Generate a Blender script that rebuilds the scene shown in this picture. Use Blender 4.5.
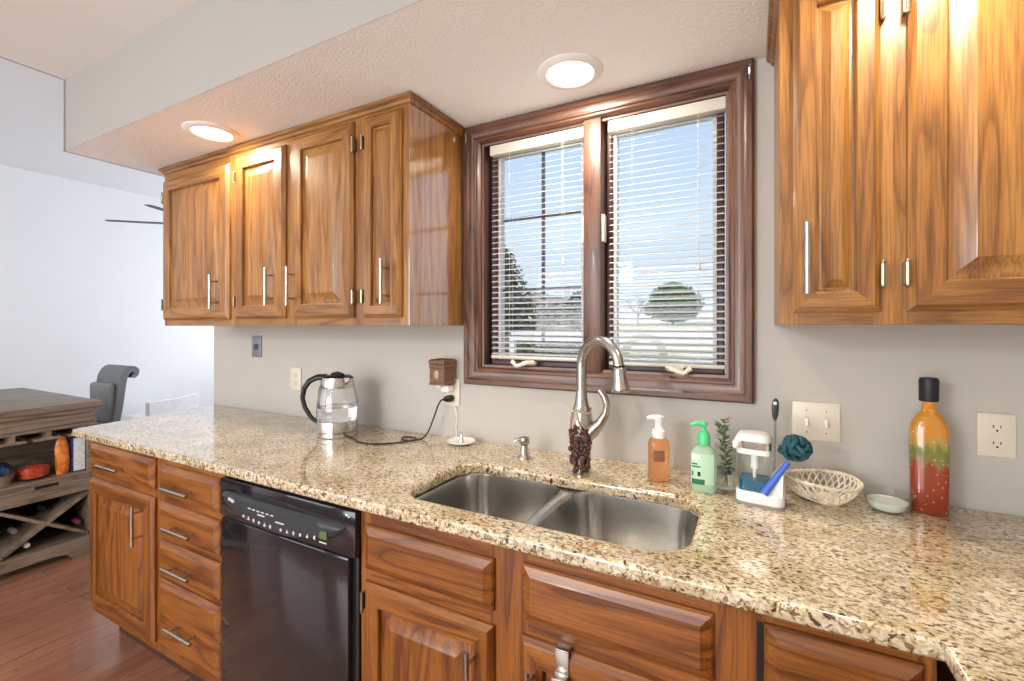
import bpy, bmesh, math, random
from mathutils import Vector, Matrix
R = math.radians; PI = math.pi
random.seed(7)
S = bpy.context.scene; COL = S.collection
for o in list(bpy.data.objects): bpy.data.objects.remove(o)

# ---------------------------------------------------------------- camera, sky, lights, exposure
cd = bpy.data.cameras.new('camera'); cam = bpy.data.objects.new('camera', cd); COL.objects.link(cam)
cam.location = (2.5042, -1.514, 1.3575); cam.rotation_euler = (PI/2, 0, .4871)
cd.sensor_width = 36; cd.lens = 456.2/1024*36; cd.shift_y = -13.56/1024; cd.clip_start = .02; cd.clip_end = 400
S.camera = cam
S.view_settings.view_transform = 'Standard'; S.view_settings.look = 'None'
S.view_settings.exposure = 0.10; S.view_settings.gamma = 1; S.view_settings.use_curve_mapping = False

W = bpy.data.worlds.new('world'); S.world = W; W.use_nodes = True
nt = W.node_tree; nt.nodes.clear()
tc = nt.nodes.new('ShaderNodeTexCoord'); sx = nt.nodes.new('ShaderNodeSeparateXYZ'); cr = nt.nodes.new('ShaderNodeValToRGB')
bg = nt.nodes.new('ShaderNodeBackground'); wo = nt.nodes.new('ShaderNodeOutputWorld')
nt.links.new(tc.outputs['Generated'], sx.inputs[0]); nt.links.new(sx.outputs['Z'], cr.inputs[0])
nt.links.new(cr.outputs[0], bg.inputs[0]); nt.links.new(bg.outputs[0], wo.inputs[0])
cr.color_ramp.elements[0].position = 0.0; cr.color_ramp.elements[0].color = (.74, .86, .96, 1)
cr.color_ramp.elements[1].position = .5; cr.color_ramp.elements[1].color = (.44, .66, .95, 1)
bg.inputs[1].default_value = 1.0

def lamp(name, kind, loc, rot, energy, color=(1, 1, 1), size=1., sy=None, shape=None, **kw):
    l = bpy.data.lights.new(name, kind); o = bpy.data.objects.new(name, l); COL.objects.link(o)
    o.location = loc; o.rotation_euler = rot; l.energy = energy; l.color = color
    if kind == 'AREA':
        l.shape = shape or ('RECTANGLE' if sy else 'SQUARE'); l.size = size
        if sy: l.size_y = sy
    for k, v in kw.items(): setattr(l, k, v)
    return o
lamp('sun_light', 'SUN', (0, -5, 20), (R(50), 0, R(-25)), 3.4, (1, .96, .88), angle=R(1))
lamp('rear_fill_light', 'AREA', (1.0, -4.35, 1.25), (R(95), 0, 0), 92, (.91, .96, 1), 2.6, 1.8)  # added fill panel behind the camera, brightens the kitchen
lamp('kitchen_ceiling_light', 'POINT', (1.3, -3.0, 1.92), (0, 0, 0), 70, (1, .97, .93), shadow_soft_size=.12)
lamp('dining_daylight', 'AREA', (-1.9, 2.3, 1.5), (R(-90), 0, 0), 38, (.93, .96, 1), 2.4, 1.9)
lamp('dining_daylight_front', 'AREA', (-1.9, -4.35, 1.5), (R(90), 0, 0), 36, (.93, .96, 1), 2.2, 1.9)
for (lx, ly, e) in ((.588, -.462, 6.5), (2.0074, -.1967, 7.5), (2.80, -.52, 6.5)):
    lamp('downlight_lamp', 'AREA', (lx, ly, 2.128), (0, 0, 0), e, (1, .89, .73), .12, shape='DISK')

# ---------------------------------------------------------------- materials
def newmat(name):
    m = bpy.data.materials.new(name); m.use_nodes = True
    n = m.node_tree; b = n.nodes['Principled BSDF']
    return m, n, b
def simple(name, col, rough=.5, metal=0., coat=0., trans=0., ior=1.45, emit=None, es=0., alpha=1., sss=0., bump=None, var=.06, vscale=30):
    m, n, b = newmat(name)
    b.inputs['Roughness'].default_value = rough; b.inputs['Metallic'].default_value = metal
    b.inputs['Coat Weight'].default_value = coat; b.inputs['Transmission Weight'].default_value = trans
    b.inputs['IOR'].default_value = ior
    if var and not trans:
        t = n.nodes.new('ShaderNodeTexCoord'); no = n.nodes.new('ShaderNodeTexNoise'); no.inputs['Scale'].default_value = vscale
        r = n.nodes.new('ShaderNodeValToRGB'); r.color_ramp.elements[0].position = .3; r.color_ramp.elements[1].position = .7
        r.color_ramp.elements[0].color = (*[c*(1-var) for c in col], 1); r.color_ramp.elements[1].color = (*[min(1, c*(1+var)) for c in col], 1)
        n.links.new(t.outputs['Object'], no.inputs['Vector']); n.links.new(no.outputs['Fac'], r.inputs[0]); n.links.new(r.outputs[0], b.inputs['Base Color'])
    else: b.inputs['Base Color'].default_value = (*col, 1)
    if emit: b.inputs['Emission Color'].default_value = (*emit, 1); b.inputs['Emission Strength'].default_value = es
    if bump:
        t = n.nodes.new('ShaderNodeTexCoord'); no = n.nodes.new('ShaderNodeTexNoise'); no.inputs['Scale'].default_value = bump[0]; no.inputs['Detail'].default_value = 3
        bu = n.nodes.new('ShaderNodeBump'); bu.inputs['Strength'].default_value = bump[1]; bu.inputs['Distance'].default_value = bump[2]
        n.links.new(t.outputs['Object'], no.inputs['Vector']); n.links.new(no.outputs['Fac'], bu.inputs['Height']); n.links.new(bu.outputs[0], b.inputs['Normal'])
    return m
def ramp(n, stops):
    r = n.nodes.new('ShaderNodeValToRGB'); e = r.color_ramp.elements
    e[0].position, e[0].color = stops[0][0], (*stops[0][1], 1); e[1].position, e[1].color = stops[-1][0], (*stops[-1][1], 1)
    for p, c in stops[1:-1]:
        k = e.new(p); k.color = (*c, 1)
    return r
def wood(name, dark, mid, light, axis='Z', rough=.36, coat=.22, scale=1., coat_ior=1.5, pores=.34):
    m, n, b = newmat(name); N, L = n.nodes, n.links
    t = N.new('ShaderNodeTexCoord'); oi = N.new('ShaderNodeObjectInfo')
    ad = N.new('ShaderNodeVectorMath'); ad.operation = 'MULTIPLY_ADD'
    ad.inputs[1].default_value = (1, 1, 1)
    off = N.new('ShaderNodeVectorMath'); off.operation = 'SCALE'; off.inputs[0].default_value = (3.1, 7.3, 5.7)
    L.new(oi.outputs['Random'], off.inputs['Scale']); L.new(t.outputs['Object'], ad.inputs[0]); L.new(off.outputs[0], ad.inputs[2])
    st = {'Z': (1, 1, .10), 'X': (.10, 1, 1), 'Y': (1, .10, 1)}[axis]
    mp = N.new('ShaderNodeMapping'); mp.inputs['Scale'].default_value = [s*scale for s in st]; L.new(ad.outputs[0], mp.inputs[0])
    n1 = N.new('ShaderNodeTexNoise'); n1.inputs['Scale'].default_value = 9; n1.inputs['Detail'].default_value = 2; n1.inputs['Distortion'].default_value = .4; L.new(mp.outputs[0], n1.inputs['Vector'])
    # contour rings of the low noise -> cathedral figure
    mu = N.new('ShaderNodeMath'); mu.operation = 'MULTIPLY'; mu.inputs[1].default_value = 7; L.new(n1.outputs['Fac'], mu.inputs[0])
    fr = N.new('ShaderNodeMath'); fr.operation = 'FRACT'; L.new(mu.outputs[0], fr.inputs[0])
    r1 = ramp(n, [(0, mid), (.06, dark), (.30, mid), (.62, light), (1, mid)]); L.new(fr.outputs[0], r1.inputs[0])
    mp2 = N.new('ShaderNodeMapping'); mp2.inputs['Scale'].default_value = [(.035 if s < .5 else 1)*scale for s in st]; L.new(ad.outputs[0], mp2.inputs[0])
    n2 = N.new('ShaderNodeTexNoise'); n2.inputs['Scale'].default_value = 260; n2.inputs['Detail'].default_value = 2; L.new(mp2.outputs[0], n2.inputs['Vector'])
    r2 = ramp(n, [(.38, (1-pores,)*3), (.56, (1, 1, 1))]); L.new(n2.outputs['Fac'], r2.inputs[0])
    mx = N.new('ShaderNodeMix'); mx.data_type = 'RGBA'; mx.blend_type = 'MULTIPLY'; mx.inputs[0].default_value = 1
    L.new(r1.outputs[0], mx.inputs[6]); L.new(r2.outputs[0], mx.inputs[7])
    n3 = N.new('ShaderNodeTexNoise'); n3.inputs['Scale'].default_value = 3; L.new(mp.outputs[0], n3.inputs['Vector'])
    r3 = ramp(n, [(.3, (.82, .80, .78)), (.7, (1.1, 1.1, 1.1))]); L.new(n3.outputs['Fac'], r3.inputs[0])
    mx2 = N.new('ShaderNodeMix'); mx2.data_type = 'RGBA'; mx2.blend_type = 'MULTIPLY'; mx2.inputs[0].default_value = 1
    L.new(mx.outputs[2], mx2.inputs[6]); L.new(r3.outputs[0], mx2.inputs[7]); L.new(mx2.outputs[2], b.inputs['Base Color'])
    bu = N.new('ShaderNodeBump'); bu.inputs['Strength'].default_value = .12; bu.inputs['Distance'].default_value = .001
    L.new(n2.outputs['Fac'], bu.inputs['Height']); L.new(bu.outputs[0], b.inputs['Normal'])
    b.inputs['Roughness'].default_value = rough; b.inputs['Coat Weight'].default_value = coat
    b.inputs['Coat Roughness'].default_value = .12; b.inputs['Coat IOR'].default_value = coat_ior
    return m
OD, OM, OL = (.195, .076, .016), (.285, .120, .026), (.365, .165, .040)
OAKV = wood('oak_vertical', OD, OM, OL, 'Z')
OAKH = wood('oak_horizontal', OD, OM, OL, 'X')
OAKY = wood('oak_depth', OD, OM, OL, 'Y')
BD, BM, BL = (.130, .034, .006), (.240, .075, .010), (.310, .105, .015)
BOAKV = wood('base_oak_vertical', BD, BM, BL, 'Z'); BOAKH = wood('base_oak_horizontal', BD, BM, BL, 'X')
CD, CM, CL = (.062, .025, .016), (.118, .049, .029), (.160, .071, .042)
CASV = wood('casing_oak_vertical', CD, CM, CL, 'Z', rough=.38, coat=.1); CASH = wood('casing_oak_horizontal', CD, CM, CL, 'X', rough=.38, coat=.1)
SASH = simple('sash_brown', (.10, .045, .04), .4)
BARW = wood('weathered_wood', (.15, .11, .08), (.24, .175, .125), (.30, .225, .165), 'Y', rough=.5, coat=.1)
WALL = simple('greige_wall_paint', (.50, .47, .43), .85, bump=(220, .12, .001), var=.02, vscale=3)
WHITEW = simple('white_wall_paint', (.80, .83, .86), .9, var=.01, vscale=2)
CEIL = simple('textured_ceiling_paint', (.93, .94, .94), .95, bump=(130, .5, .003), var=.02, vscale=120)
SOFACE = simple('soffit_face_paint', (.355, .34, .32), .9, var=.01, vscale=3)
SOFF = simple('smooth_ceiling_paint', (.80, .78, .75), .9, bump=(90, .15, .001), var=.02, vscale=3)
BN = simple('brushed_nickel', (.52, .49, .45), .24, 1., var=.03, vscale=80)
STEEL = simple('stainless_steel', (.62, .61, .59), .22, 1., var=.05, vscale=6, bump=(500, .05, .0003))
CHROME = simple('chrome', (.8, .8, .8), .08, 1., var=0)
BRASS = simple('aged_hinge_metal', (.30, .25, .18), .35, .9)
BLACKP = simple('black_plastic', (.012, .012, .013), .35)
DARK = simple('dark_gap', (.01, .008, .006), .8)
DWB = simple('dishwasher_black_enamel', (.012, .012, .014), .10, coat=.6, var=0)
DWP = simple('dishwasher_panel_grey', (.030, .034, .040), .3)
MARK = simple('pale_marking', (.6, .62, .64), .5, var=0)
LCD = simple('green_display', (.09, .13, .05), .4, var=0, emit=(.2, .4, .1), es=.05)
PLATE = simple('ivory_plate', (.70, .64, .53), .4, var=.01)
WHITEP = simple('white_plastic', (.82, .81, .79), .35, var=.01)
GREYM = simple('grey_plate_metal', (.25, .26, .28), .4, .3)
CREAM = simple('cream_blind_vinyl', (.60, .57, .50), .45, var=.01)
SLAT = simple('white_blind_slat', (.52, .53, .55), .5, var=0)
GLASS = simple('clear_glass', (1, 1, 1), .0, trans=1., ior=1.45, var=0)
WATER = simple('water', (.93, .97, 1), .0, trans=1., ior=1.33, var=0)
ORANGE = simple('orange_soap', (1, .50, .24), .05, trans=.9, ior=1.35, var=0)
GREENS = simple('pale_green_soap', (.62, .88, .66), .1, trans=.5, ior=1.35, var=0)
GREENP = simple('green_pump_plastic', (.10, .60, .25), .35)
BLUEL = simple('blue_liquid', (.01, .16, .28), .1, trans=.3, ior=1.35, var=0)
BLUEP = simple('blue_handle_plastic', (.05, .13, .55), .3)
TEAL = simple('teal_scrub_mesh', (.02, .085, .11), .8, bump=(300, .6, .002), var=.3, vscale=60)
CERAM = simple('white_ceramic', (.85, .84, .80), .15, coat=.5)
BASK = simple('cream_wicker', (.78, .70, .54), .7, var=.25, vscale=40)
BEAD = simple('brown_beads', (.075, .022, .012), .16, coat=.6, var=.5, vscale=60)
TWINE = simple('jute_twine', (.55, .43, .28), .9)
LEAF = simple('herb_leaf', (.14, .24, .08), .6, var=.4, vscale=60)
TERRA = simple('carved_brown_wax_warmer', (.17, .085, .05), .5, var=.3, vscale=60, bump=(60, .5, .003))
GREYF = simple('grey_upholstery', (.20, .215, .235), .8, var=.06, vscale=40, bump=(600, .3, .001))
WHITEF = simple('white_upholstery', (.84, .85, .88), .85)
WAXB = simple('black_wax', (.012, .014, .020), .5)
LABELW = simple('white_label', (.75, .80, .72), .5, var=0); LABELG = simple('dark_green_print', (.02, .16, .07), .5, var=0)
CLEARP = simple('frosted_soap_plastic', (.80, .86, .80), .25, trans=.5, var=0)
EMIT = simple('lamp_diffuser', (1, 1, 1), .5, emit=(1, .95, .86), es=3.0, var=0)
TRIMW = simple('downlight_trim_white', (.85, .83, .80), .5, var=0)
BARK = simple('bark', (.16, .12, .10), .9); TWIG = simple('bare_twigs', (.27, .24, .25), .9)
NEEDLE = simple('evergreen_needles', (.05, .13, .03), .8, var=.5, vscale=1.5)
PINE = simple('grey_green_needles', (.10, .125, .09), .8, var=.5, vscale=2)
HEDGE = simple('hedge_leaves', (.20, .22, .12), .8, var=.4, vscale=2)
HOUSEY = simple('pale_yellow_siding', (.75, .66, .48), .8); HOUSEP = simple('pink_siding', (.62, .40, .38), .8)
ROOFM = simple('grey_roof', (.25, .23, .24), .9); RAILW = simple('white_rail_paint', (.75, .74, .72), .6)
REDF = simple('red_food', (.55, .06, .02), .4, var=.7, vscale=50); ORBAG = simple('orange_snack_bag', (.65, .18, .03), .35, var=.5, vscale=25)
BLUEB = simple('dark_blue_box', (.02, .04, .15), .5); WBOX = simple('white_box_panel', (.72, .75, .78), .5, var=.15, vscale=60)
DGLASS = simple('dark_wine_glass', (.008, .012, .010), .08, coat=.5, var=0)
TEALB = simple('turquoise_bottle', (.10, .45, .40), .2); MAROON = simple('wine_red_foil', (.22, .03, .05), .3)
FAND = simple('dark_fan_blade', (.07, .07, .08), .5)

def granite():
    m, n, b = newmat('granite'); N, L = n.nodes, n.links
    t = N.new('ShaderNodeTexCoord')
    mp = N.new('ShaderNodeMapping'); mp.inputs['Rotation'].default_value = (0, 0, R(25)); mp.inputs['Scale'].default_value = (1, 1.5, 1); L.new(t.outputs['Object'], mp.inputs[0])
    nz = N.new('ShaderNodeTexNoise'); nz.inputs['Scale'].default_value = 45; nz.inputs['Detail'].default_value = 3; L.new(mp.outputs[0], nz.inputs['Vector'])
    mixv = N.new('ShaderNodeMix'); mixv.data_type = 'VECTOR'; mixv.inputs[0].default_value = .03
    L.new(mp.outputs[0], mixv.inputs[4]); L.new(nz.outputs['Color'], mixv.inputs[5])
    v = N.new('ShaderNodeTexVoronoi'); v.inputs['Scale'].default_value = 145; L.new(mixv.outputs[1], v.inputs['Vector'])
    sp = N.new('ShaderNodeSeparateColor'); L.new(v.outputs['Color'], sp.inputs[0])
    r = ramp(n, [(0, (.07, .045, .028)), (.08, (.24, .16, .085)), (.17, (.44, .35, .215)), (.40, (.60, .52, .37)), (.72, (.69, .62, .48)), (1, (.76, .73, .66))]); L.new(sp.outputs[0], r.inputs[0])
    n2 = N.new('ShaderNodeTexNoise'); n2.inputs['Scale'].default_value = 110; n2.inputs['Detail'].default_value = 4; n2.inputs['Roughness'].default_value = .65; L.new(mp.outputs[0], n2.inputs['Vector'])
    r2 = ramp(n, [(.33, (.10, .065, .04)), (.40, (.60, .47, .32)), (.48, (1, 1, 1))]); L.new(n2.outputs['Fac'], r2.inputs[0])
    mx = N.new('ShaderNodeMix'); mx.data_type = 'RGBA'; mx.blend_type = 'MULTIPLY'; mx.inputs[0].default_value = 1; L.new(r.outputs[0], mx.inputs[6]); L.new(r2.outputs[0], mx.inputs[7])
    n3 = N.new('ShaderNodeTexNoise'); n3.inputs['Scale'].default_value = 9; n3.inputs['Detail'].default_value = 3; L.new(t.outputs['Object'], n3.inputs['Vector'])
    r3 = ramp(n, [(.35, (.80, .72, .58)), (.65, (1.05, 1.03, 1.0))]); L.new(n3.outputs['Fac'], r3.inputs[0])
    m3 = N.new('ShaderNodeMix'); m3.data_type = 'RGBA'; m3.blend_type = 'MULTIPLY'; m3.inputs[0].default_value = 1; L.new(mx.outputs[2], m3.inputs[6]); L.new(r3.outputs[0], m3.inputs[7])
    L.new(m3.outputs[2], b.inputs['Base Color'])
    b.inputs['Roughness'].default_value = .12; b.inputs['IOR'].default_value = 1.6
    b.inputs['Coat Weight'].default_value = .5; b.inputs['Coat Roughness'].default_value = .05
    return m
GRAN = granite()

def floorwood():
    m, n, b = newmat('hardwood_floor'); N, L = n.nodes, n.links
    t = N.new('ShaderNodeTexCoord'); mp = N.new('ShaderNodeMapping'); L.new(t.outputs['Object'], mp.inputs[0])
    mp.inputs['Rotation'].default_value = (0, 0, R(90))
    br = N.new('ShaderNodeTexBrick'); br.inputs['Scale'].default_value = 1; br.inputs['Brick Width'].default_value = 1.1; br.inputs['Row Height'].default_value = .083
    br.inputs['Mortar Size'].default_value = .0012; br.inputs['Color1'].default_value = (.27, .115, .068, 1); br.inputs['Color2'].default_value = (.34, .15, .09, 1); br.inputs['Mortar'].default_value = (.15, .06, .035, 1)
    L.new(mp.outputs[0], br.inputs['Vector'])
    m2 = N.new('ShaderNodeMapping'); m2.inputs['Scale'].default_value = (1, .12, 1); L.new(t.outputs['Object'], m2.inputs[0])
    nz = N.new('ShaderNodeTexNoise'); nz.inputs['Scale'].default_value = 12; nz.inputs['Distortion'].default_value = .6; L.new(m2.outputs[0], nz.inputs['Vector'])
    mu = N.new('ShaderNodeMath'); mu.operation = 'MULTIPLY'; mu.inputs[1].default_value = 9; L.new(nz.outputs['Fac'], mu.inputs[0])
    fr = N.new('ShaderNodeMath'); fr.operation = 'FRACT'; L.new(mu.outputs[0], fr.inputs[0])
    rr = ramp(n, [(0, (.68, .62, .58)), (.3, (1, 1, 1)), (1, (.9, .88, .86))]); L.new(fr.outputs[0], rr.inputs[0])
    mx = N.new('ShaderNodeMix'); mx.data_type = 'RGBA'; mx.blend_type = 'MULTIPLY'; mx.inputs[0].default_value = 1; L.new(br.outputs['Color'], mx.inputs[6]); L.new(rr.outputs[0], mx.inputs[7])
    L.new(mx.outputs[2], b.inputs['Base Color']); b.inputs['Roughness'].default_value = .25; b.inputs['Coat Weight'].default_value = .3
    return m
FLOORM = floorwood()

def pane_mat():
    m, n, b = newmat('window_pane_glass'); N, L = n.nodes, n.links
    N.remove(b); out = [x for x in N if x.type == 'OUTPUT_MATERIAL'][0]
    tr = N.new('ShaderNodeBsdfTransparent'); gl = N.new('ShaderNodeBsdfGlossy'); gl.inputs['Roughness'].default_value = .02
    lw = N.new('ShaderNodeLayerWeight'); lw.inputs[0].default_value = .5; pw = N.new('ShaderNodeMath'); pw.operation = 'POWER'; pw.inputs[1].default_value = 4
    fr = N.new('ShaderNodeMath'); fr.operation = 'MULTIPLY_ADD'; fr.inputs[1].default_value = .6; fr.inputs[2].default_value = .03; mx = N.new('ShaderNodeMixShader')
    L.new(lw.outputs['Facing'], pw.inputs[0]); L.new(pw.outputs[0], fr.inputs[0]); L.new(fr.outputs[0], mx.inputs[0]); L.new(tr.outputs[0], mx.inputs[1]); L.new(gl.outputs[0], mx.inputs[2]); L.new(mx.outputs[0], out.inputs[0])
    return m
PANE = pane_mat()

THING = pane_mat(); THING.name = 'thin_clear_glass'
[n_ for n_ in THING.node_tree.nodes if n_.type == 'BSDF_TRANSPARENT'][0].inputs[0].default_value = (.94, .96, .96, 1)
def bottle_mat():
    m, n, b = newmat('layered_pepper_filling'); N, L = n.nodes, n.links
    t = N.new('ShaderNodeTexCoord'); sp = N.new('ShaderNodeSeparateXYZ'); L.new(t.outputs['Object'], sp.inputs[0])
    mp = N.new('ShaderNodeMapping'); mp.inputs['Scale'].default_value = (1, 1, .22); L.new(t.outputs['Object'], mp.inputs[0])
    nz = N.new('ShaderNodeTexNoise'); nz.inputs['Scale'].default_value = 90; L.new(mp.outputs[0], nz.inputs['Vector'])
    ma = N.new('ShaderNodeMath'); ma.operation = 'MULTIPLY_ADD'; ma.inputs[1].default_value = .07; L.new(nz.outputs['Fac'], ma.inputs[0]); L.new(sp.outputs['Z'], ma.inputs[2])
    dv = N.new('ShaderNodeMath'); dv.operation = 'MULTIPLY'; dv.inputs[1].default_value = 3.0; L.new(ma.outputs[0], dv.inputs[0])
    r = ramp(n, [(0, (.22, .025, .012)), (.44, (.27, .04, .015)), (.47, (.20, .16, .04)), (.56, (.14, .17, .035)), (.62, (.38, .28, .05)), (.68, (.55, .22, .015)), (1, (.62, .25, .02))])
    L.new(dv.outputs[0], r.inputs[0])
    v = N.new('ShaderNodeTexVoronoi'); v.inputs['Scale'].default_value = 75; L.new(t.outputs['Object'], v.inputs['Vector'])
    r2 = ramp(n, [(.13, (.75, .55, .3)), (.2, (0, 0, 0))]); L.new(v.outputs['Distance'], r2.inputs[0])
    mx = N.new('ShaderNodeMix'); mx.data_type = 'RGBA'; mx.blend_type = 'ADD'; mx.inputs[0].default_value = .3; L.new(r.outputs[0], mx.inputs[6]); L.new(r2.outputs[0], mx.inputs[7])
    L.new(mx.outputs[2], b.inputs['Base Color']); b.inputs['Roughness'].default_value = .15; b.inputs['Coat Weight'].default_value = 1
    return m
PEPPER = bottle_mat()
def ground_mat():
    m, n, b = newmat('winter_lawn'); N, L = n.nodes, n.links
    t = N.new('ShaderNodeTexCoord'); nz = N.new('ShaderNodeTexNoise'); nz.inputs['Scale'].default_value = .35; nz.inputs['Detail'].default_value = 8; L.new(t.outputs['Object'], nz.inputs['Vector'])
    r = ramp(n, [(.35, (.36, .33, .20)), (.55, (.55, .48, .33)), (.7, (.66, .58, .42))]); L.new(nz.outputs['Fac'], r.inputs[0]); L.new(r.outputs[0], b.inputs['Base Color'])
    b.inputs['Roughness'].default_value = .95
    return m
LAWN = ground_mat()

# ---------------------------------------------------------------- geometry helpers
class G:
    """collects shapes in world coordinates; .build() links them as one mesh object"""
    def __init__(s): s.bm = bmesh.new(); s.mi = 0
    def _f(s, vs):
        try: f = s.bm.faces.new(vs); f.material_index = s.mi; return f
        except ValueError: return None
    def box(s, x0, x1, y0, y1, z0, z1, bev=0., seg=2):
        vs = [s.bm.verts.new((x, y, z)) for x in (x0, x1) for y in (y0, y1) for z in (z0, z1)]
        fs = [s._f([vs[i] for i in q]) for q in ((0, 1, 3, 2), (4, 6, 7, 5), (0, 4, 5, 1), (2, 3, 7, 6), (0, 2, 6, 4), (1, 5, 7, 3))]
        if bev:
            es = {e for f in fs for e in f.edges}
            bmesh.ops.bevel(s.bm, geom=list(es), offset=bev, segments=seg, affect='EDGES', profile=.5)
        return s
    def rings(s, rings, cap0=True, cap1=True, closed=True):
        vr = [[s.bm.verts.new(p) for p in r] for r in rings]
        for a, b in zip(vr, vr[1:]):
            n = len(a)
            for i in range(n if closed else n-1):
                s._f([a[i], a[(i+1) % n], b[(i+1) % n], b[i]])
        if cap0: s._f(vr[0][::-1])
        if cap1: s._f(vr[-1])
        return s
    def tube(s, pts, rad, n=12, caps=True, flat=1.):
        pts = [Vector(p) for p in pts]
        if not isinstance(rad, (list, tuple)): rad = [rad]*len(pts)
        d = (pts[1]-pts[0]).normalized(); u = d.orthogonal().normalized(); rs = []
        for i, p in enumerate(pts):
            t = (pts[min(i+1, len(pts)-1)]-pts[max(i-1, 0)]).normalized()
            u = (u-t*u.dot(t)).normalized(); v = t.cross(u)
            rs.append([p+(u*math.cos(a)+v*math.sin(a)*flat)*rad[i] for a in [2*PI*k/n for k in range(n)]])
        return s.rings(rs, caps, caps)
    def lathe(s, prof, c, n=32, sx=1., sy=1., rot=0., cap0=False, cap1=False, axis='Z'):
        rs = []
        for r, z in prof:
            ring = []
            for k in range(n):
                a = 2*PI*k/n; x, y = r*math.cos(a)*sx, r*math.sin(a)*sy
                x, y = x*math.cos(rot)-y*math.sin(rot), x*math.sin(rot)+y*math.cos(rot)
                if axis == 'Z': ring.append((c[0]+x, c[1]+y, c[2]+z))
                elif axis == 'Y': ring.append((c[0]+x, c[1]-z, c[2]+y))
                else: ring.append((c[0]+z, c[1]+x, c[2]+y))
            rs.append(ring)
        return s.rings(rs, cap0, cap1)
    def ball(s, c, r, sub=2, sc=(1, 1, 1)):
        g = bmesh.ops.create_icosphere(s.bm, subdivisions=sub, radius=1)
        for v in g['verts']: v.co = Vector((c[0]+v.co.x*r*sc[0], c[1]+v.co.y*r*sc[1], c[2]+v.co.z*r*sc[2]))
        for f in {f for v in g['verts'] for f in v.link_faces}: f.material_index = s.mi
        return s
    def prism(s, poly, y0, y1, axis='Y'):
        def P(a, b, t): return {'Y': (a, t, b), 'X': (t, a, b), 'Z': (a, b, t)}[axis]
        return s.rings([[P(a, b, y0) for a, b in poly], [P(a, b, y1) for a, b in poly]])
    def xf(s, M):
        bmesh.ops.transform(s.bm, matrix=M, verts=s.bm.verts); return s
    def build(s, name, mats, parent=None, smooth=35, label=None, stuff=False):
        bmesh.ops.recalc_face_normals(s.bm, faces=s.bm.faces)
        me = bpy.data.meshes.new(name)
        base = Vector(parent['_b']) if parent is not None and '_b' in parent else None
        if base is None:
            co = [v.co for v in s.bm.verts]
            base = Vector(((min(c.x for c in co)+max(c.x for c in co))/2, (min(c.y for c in co)+max(c.y for c in co))/2, min(c.z for c in co)))
            loc = base
        else: loc = Vector((0, 0, 0))
        bmesh.ops.translate(s.bm, vec=-base, verts=s.bm.verts)
        s.bm.to_mesh(me); s.bm.free()
        for m in (mats if isinstance(mats, (list, tuple)) else [mats]): me.materials.append(m)
        if smooth:
            for p in me.polygons: p.use_smooth = True
            me.set_sharp_from_angle(angle=R(smooth))
        o = bpy.data.objects.new(name, me); COL.objects.link(o); o.location = loc
        if parent is not None: o.parent = parent
        o['_b'] = tuple(base)
        if label: o['label'] = label
        if stuff: o['kind'] = 'stuff'
        return o
def thing(name, label, cat, loc, group=None):
    o = bpy.data.objects.new(name, None); COL.objects.link(o); o.location = loc; o.empty_display_size = .05
    o['label'] = label; o['category'] = cat; o['_b'] = tuple(loc)
    if group: o['group'] = group
    return o
def tag(o, label, cat, group=None):
    o['label'] = label; o['category'] = cat
    if group: o['group'] = group
    return o
def struct(name, g, mats, smooth=0):
    o = g.build(name, mats, smooth=smooth); o['kind'] = 'structure'; return o

# ---------------------------------------------------------------- the room
ZL = 2.138; ZK = 2.454; ZD = 2.80; XE = -.193; WX = -.235; XR = 3.40; YF = -4.5; XD = -3.4; YD = 2.4
struct('floor', G().box(XD-.1, XR+.1, YF-.1, YD+.1, -.08, 0), FLOORM)
OX0, OX1, OZ0, OZ1 = 1.550, 2.454, 1.185, 2.088          # window opening
w = G(); w.box(WX, OX0, 0, .14, 0, ZD); w.box(OX1, XR+.1, 0, .14, 0, ZD); w.box(OX0, OX1, 0, .14, 0, OZ0); w.box(OX0, OX1, 0, .14, OZ1, ZD)
struct('wall_back', w, WALL)
struct('wall_right', G().box(XR, XR+.1, YF, 0, 0, ZD), WALL)
struct('wall_front', G().box(XD-.1, XR+.1, YF-.1, YF, 0, ZD), WALL)
struct('wall_left', G().box(XD-.1, XD, YF, YD+.1, 0, ZD), WHITEW)
w = G(); w.box(XD, WX+.001, YD, YD+.1, 0, ZD); w.box(WX-.001, WX+.1, .14, YD+.1, 0, ZD)
struct('wall_dining', w, WHITEW)
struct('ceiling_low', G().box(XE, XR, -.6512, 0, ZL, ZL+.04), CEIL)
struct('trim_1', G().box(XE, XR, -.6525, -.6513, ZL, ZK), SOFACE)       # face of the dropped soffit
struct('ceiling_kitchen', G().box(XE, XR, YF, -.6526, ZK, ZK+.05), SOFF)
struct('ceiling_dining', G().box(XD, XE-.0005, YF, YD, ZD, ZD+.05), WHITEW)
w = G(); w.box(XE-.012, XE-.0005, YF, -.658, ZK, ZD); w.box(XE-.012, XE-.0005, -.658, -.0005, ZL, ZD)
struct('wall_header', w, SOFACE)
struct('ceiling_upper', G().box(XE, XR+.1, YF-.1, .14, ZD, ZD+.05), SOFF)

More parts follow.
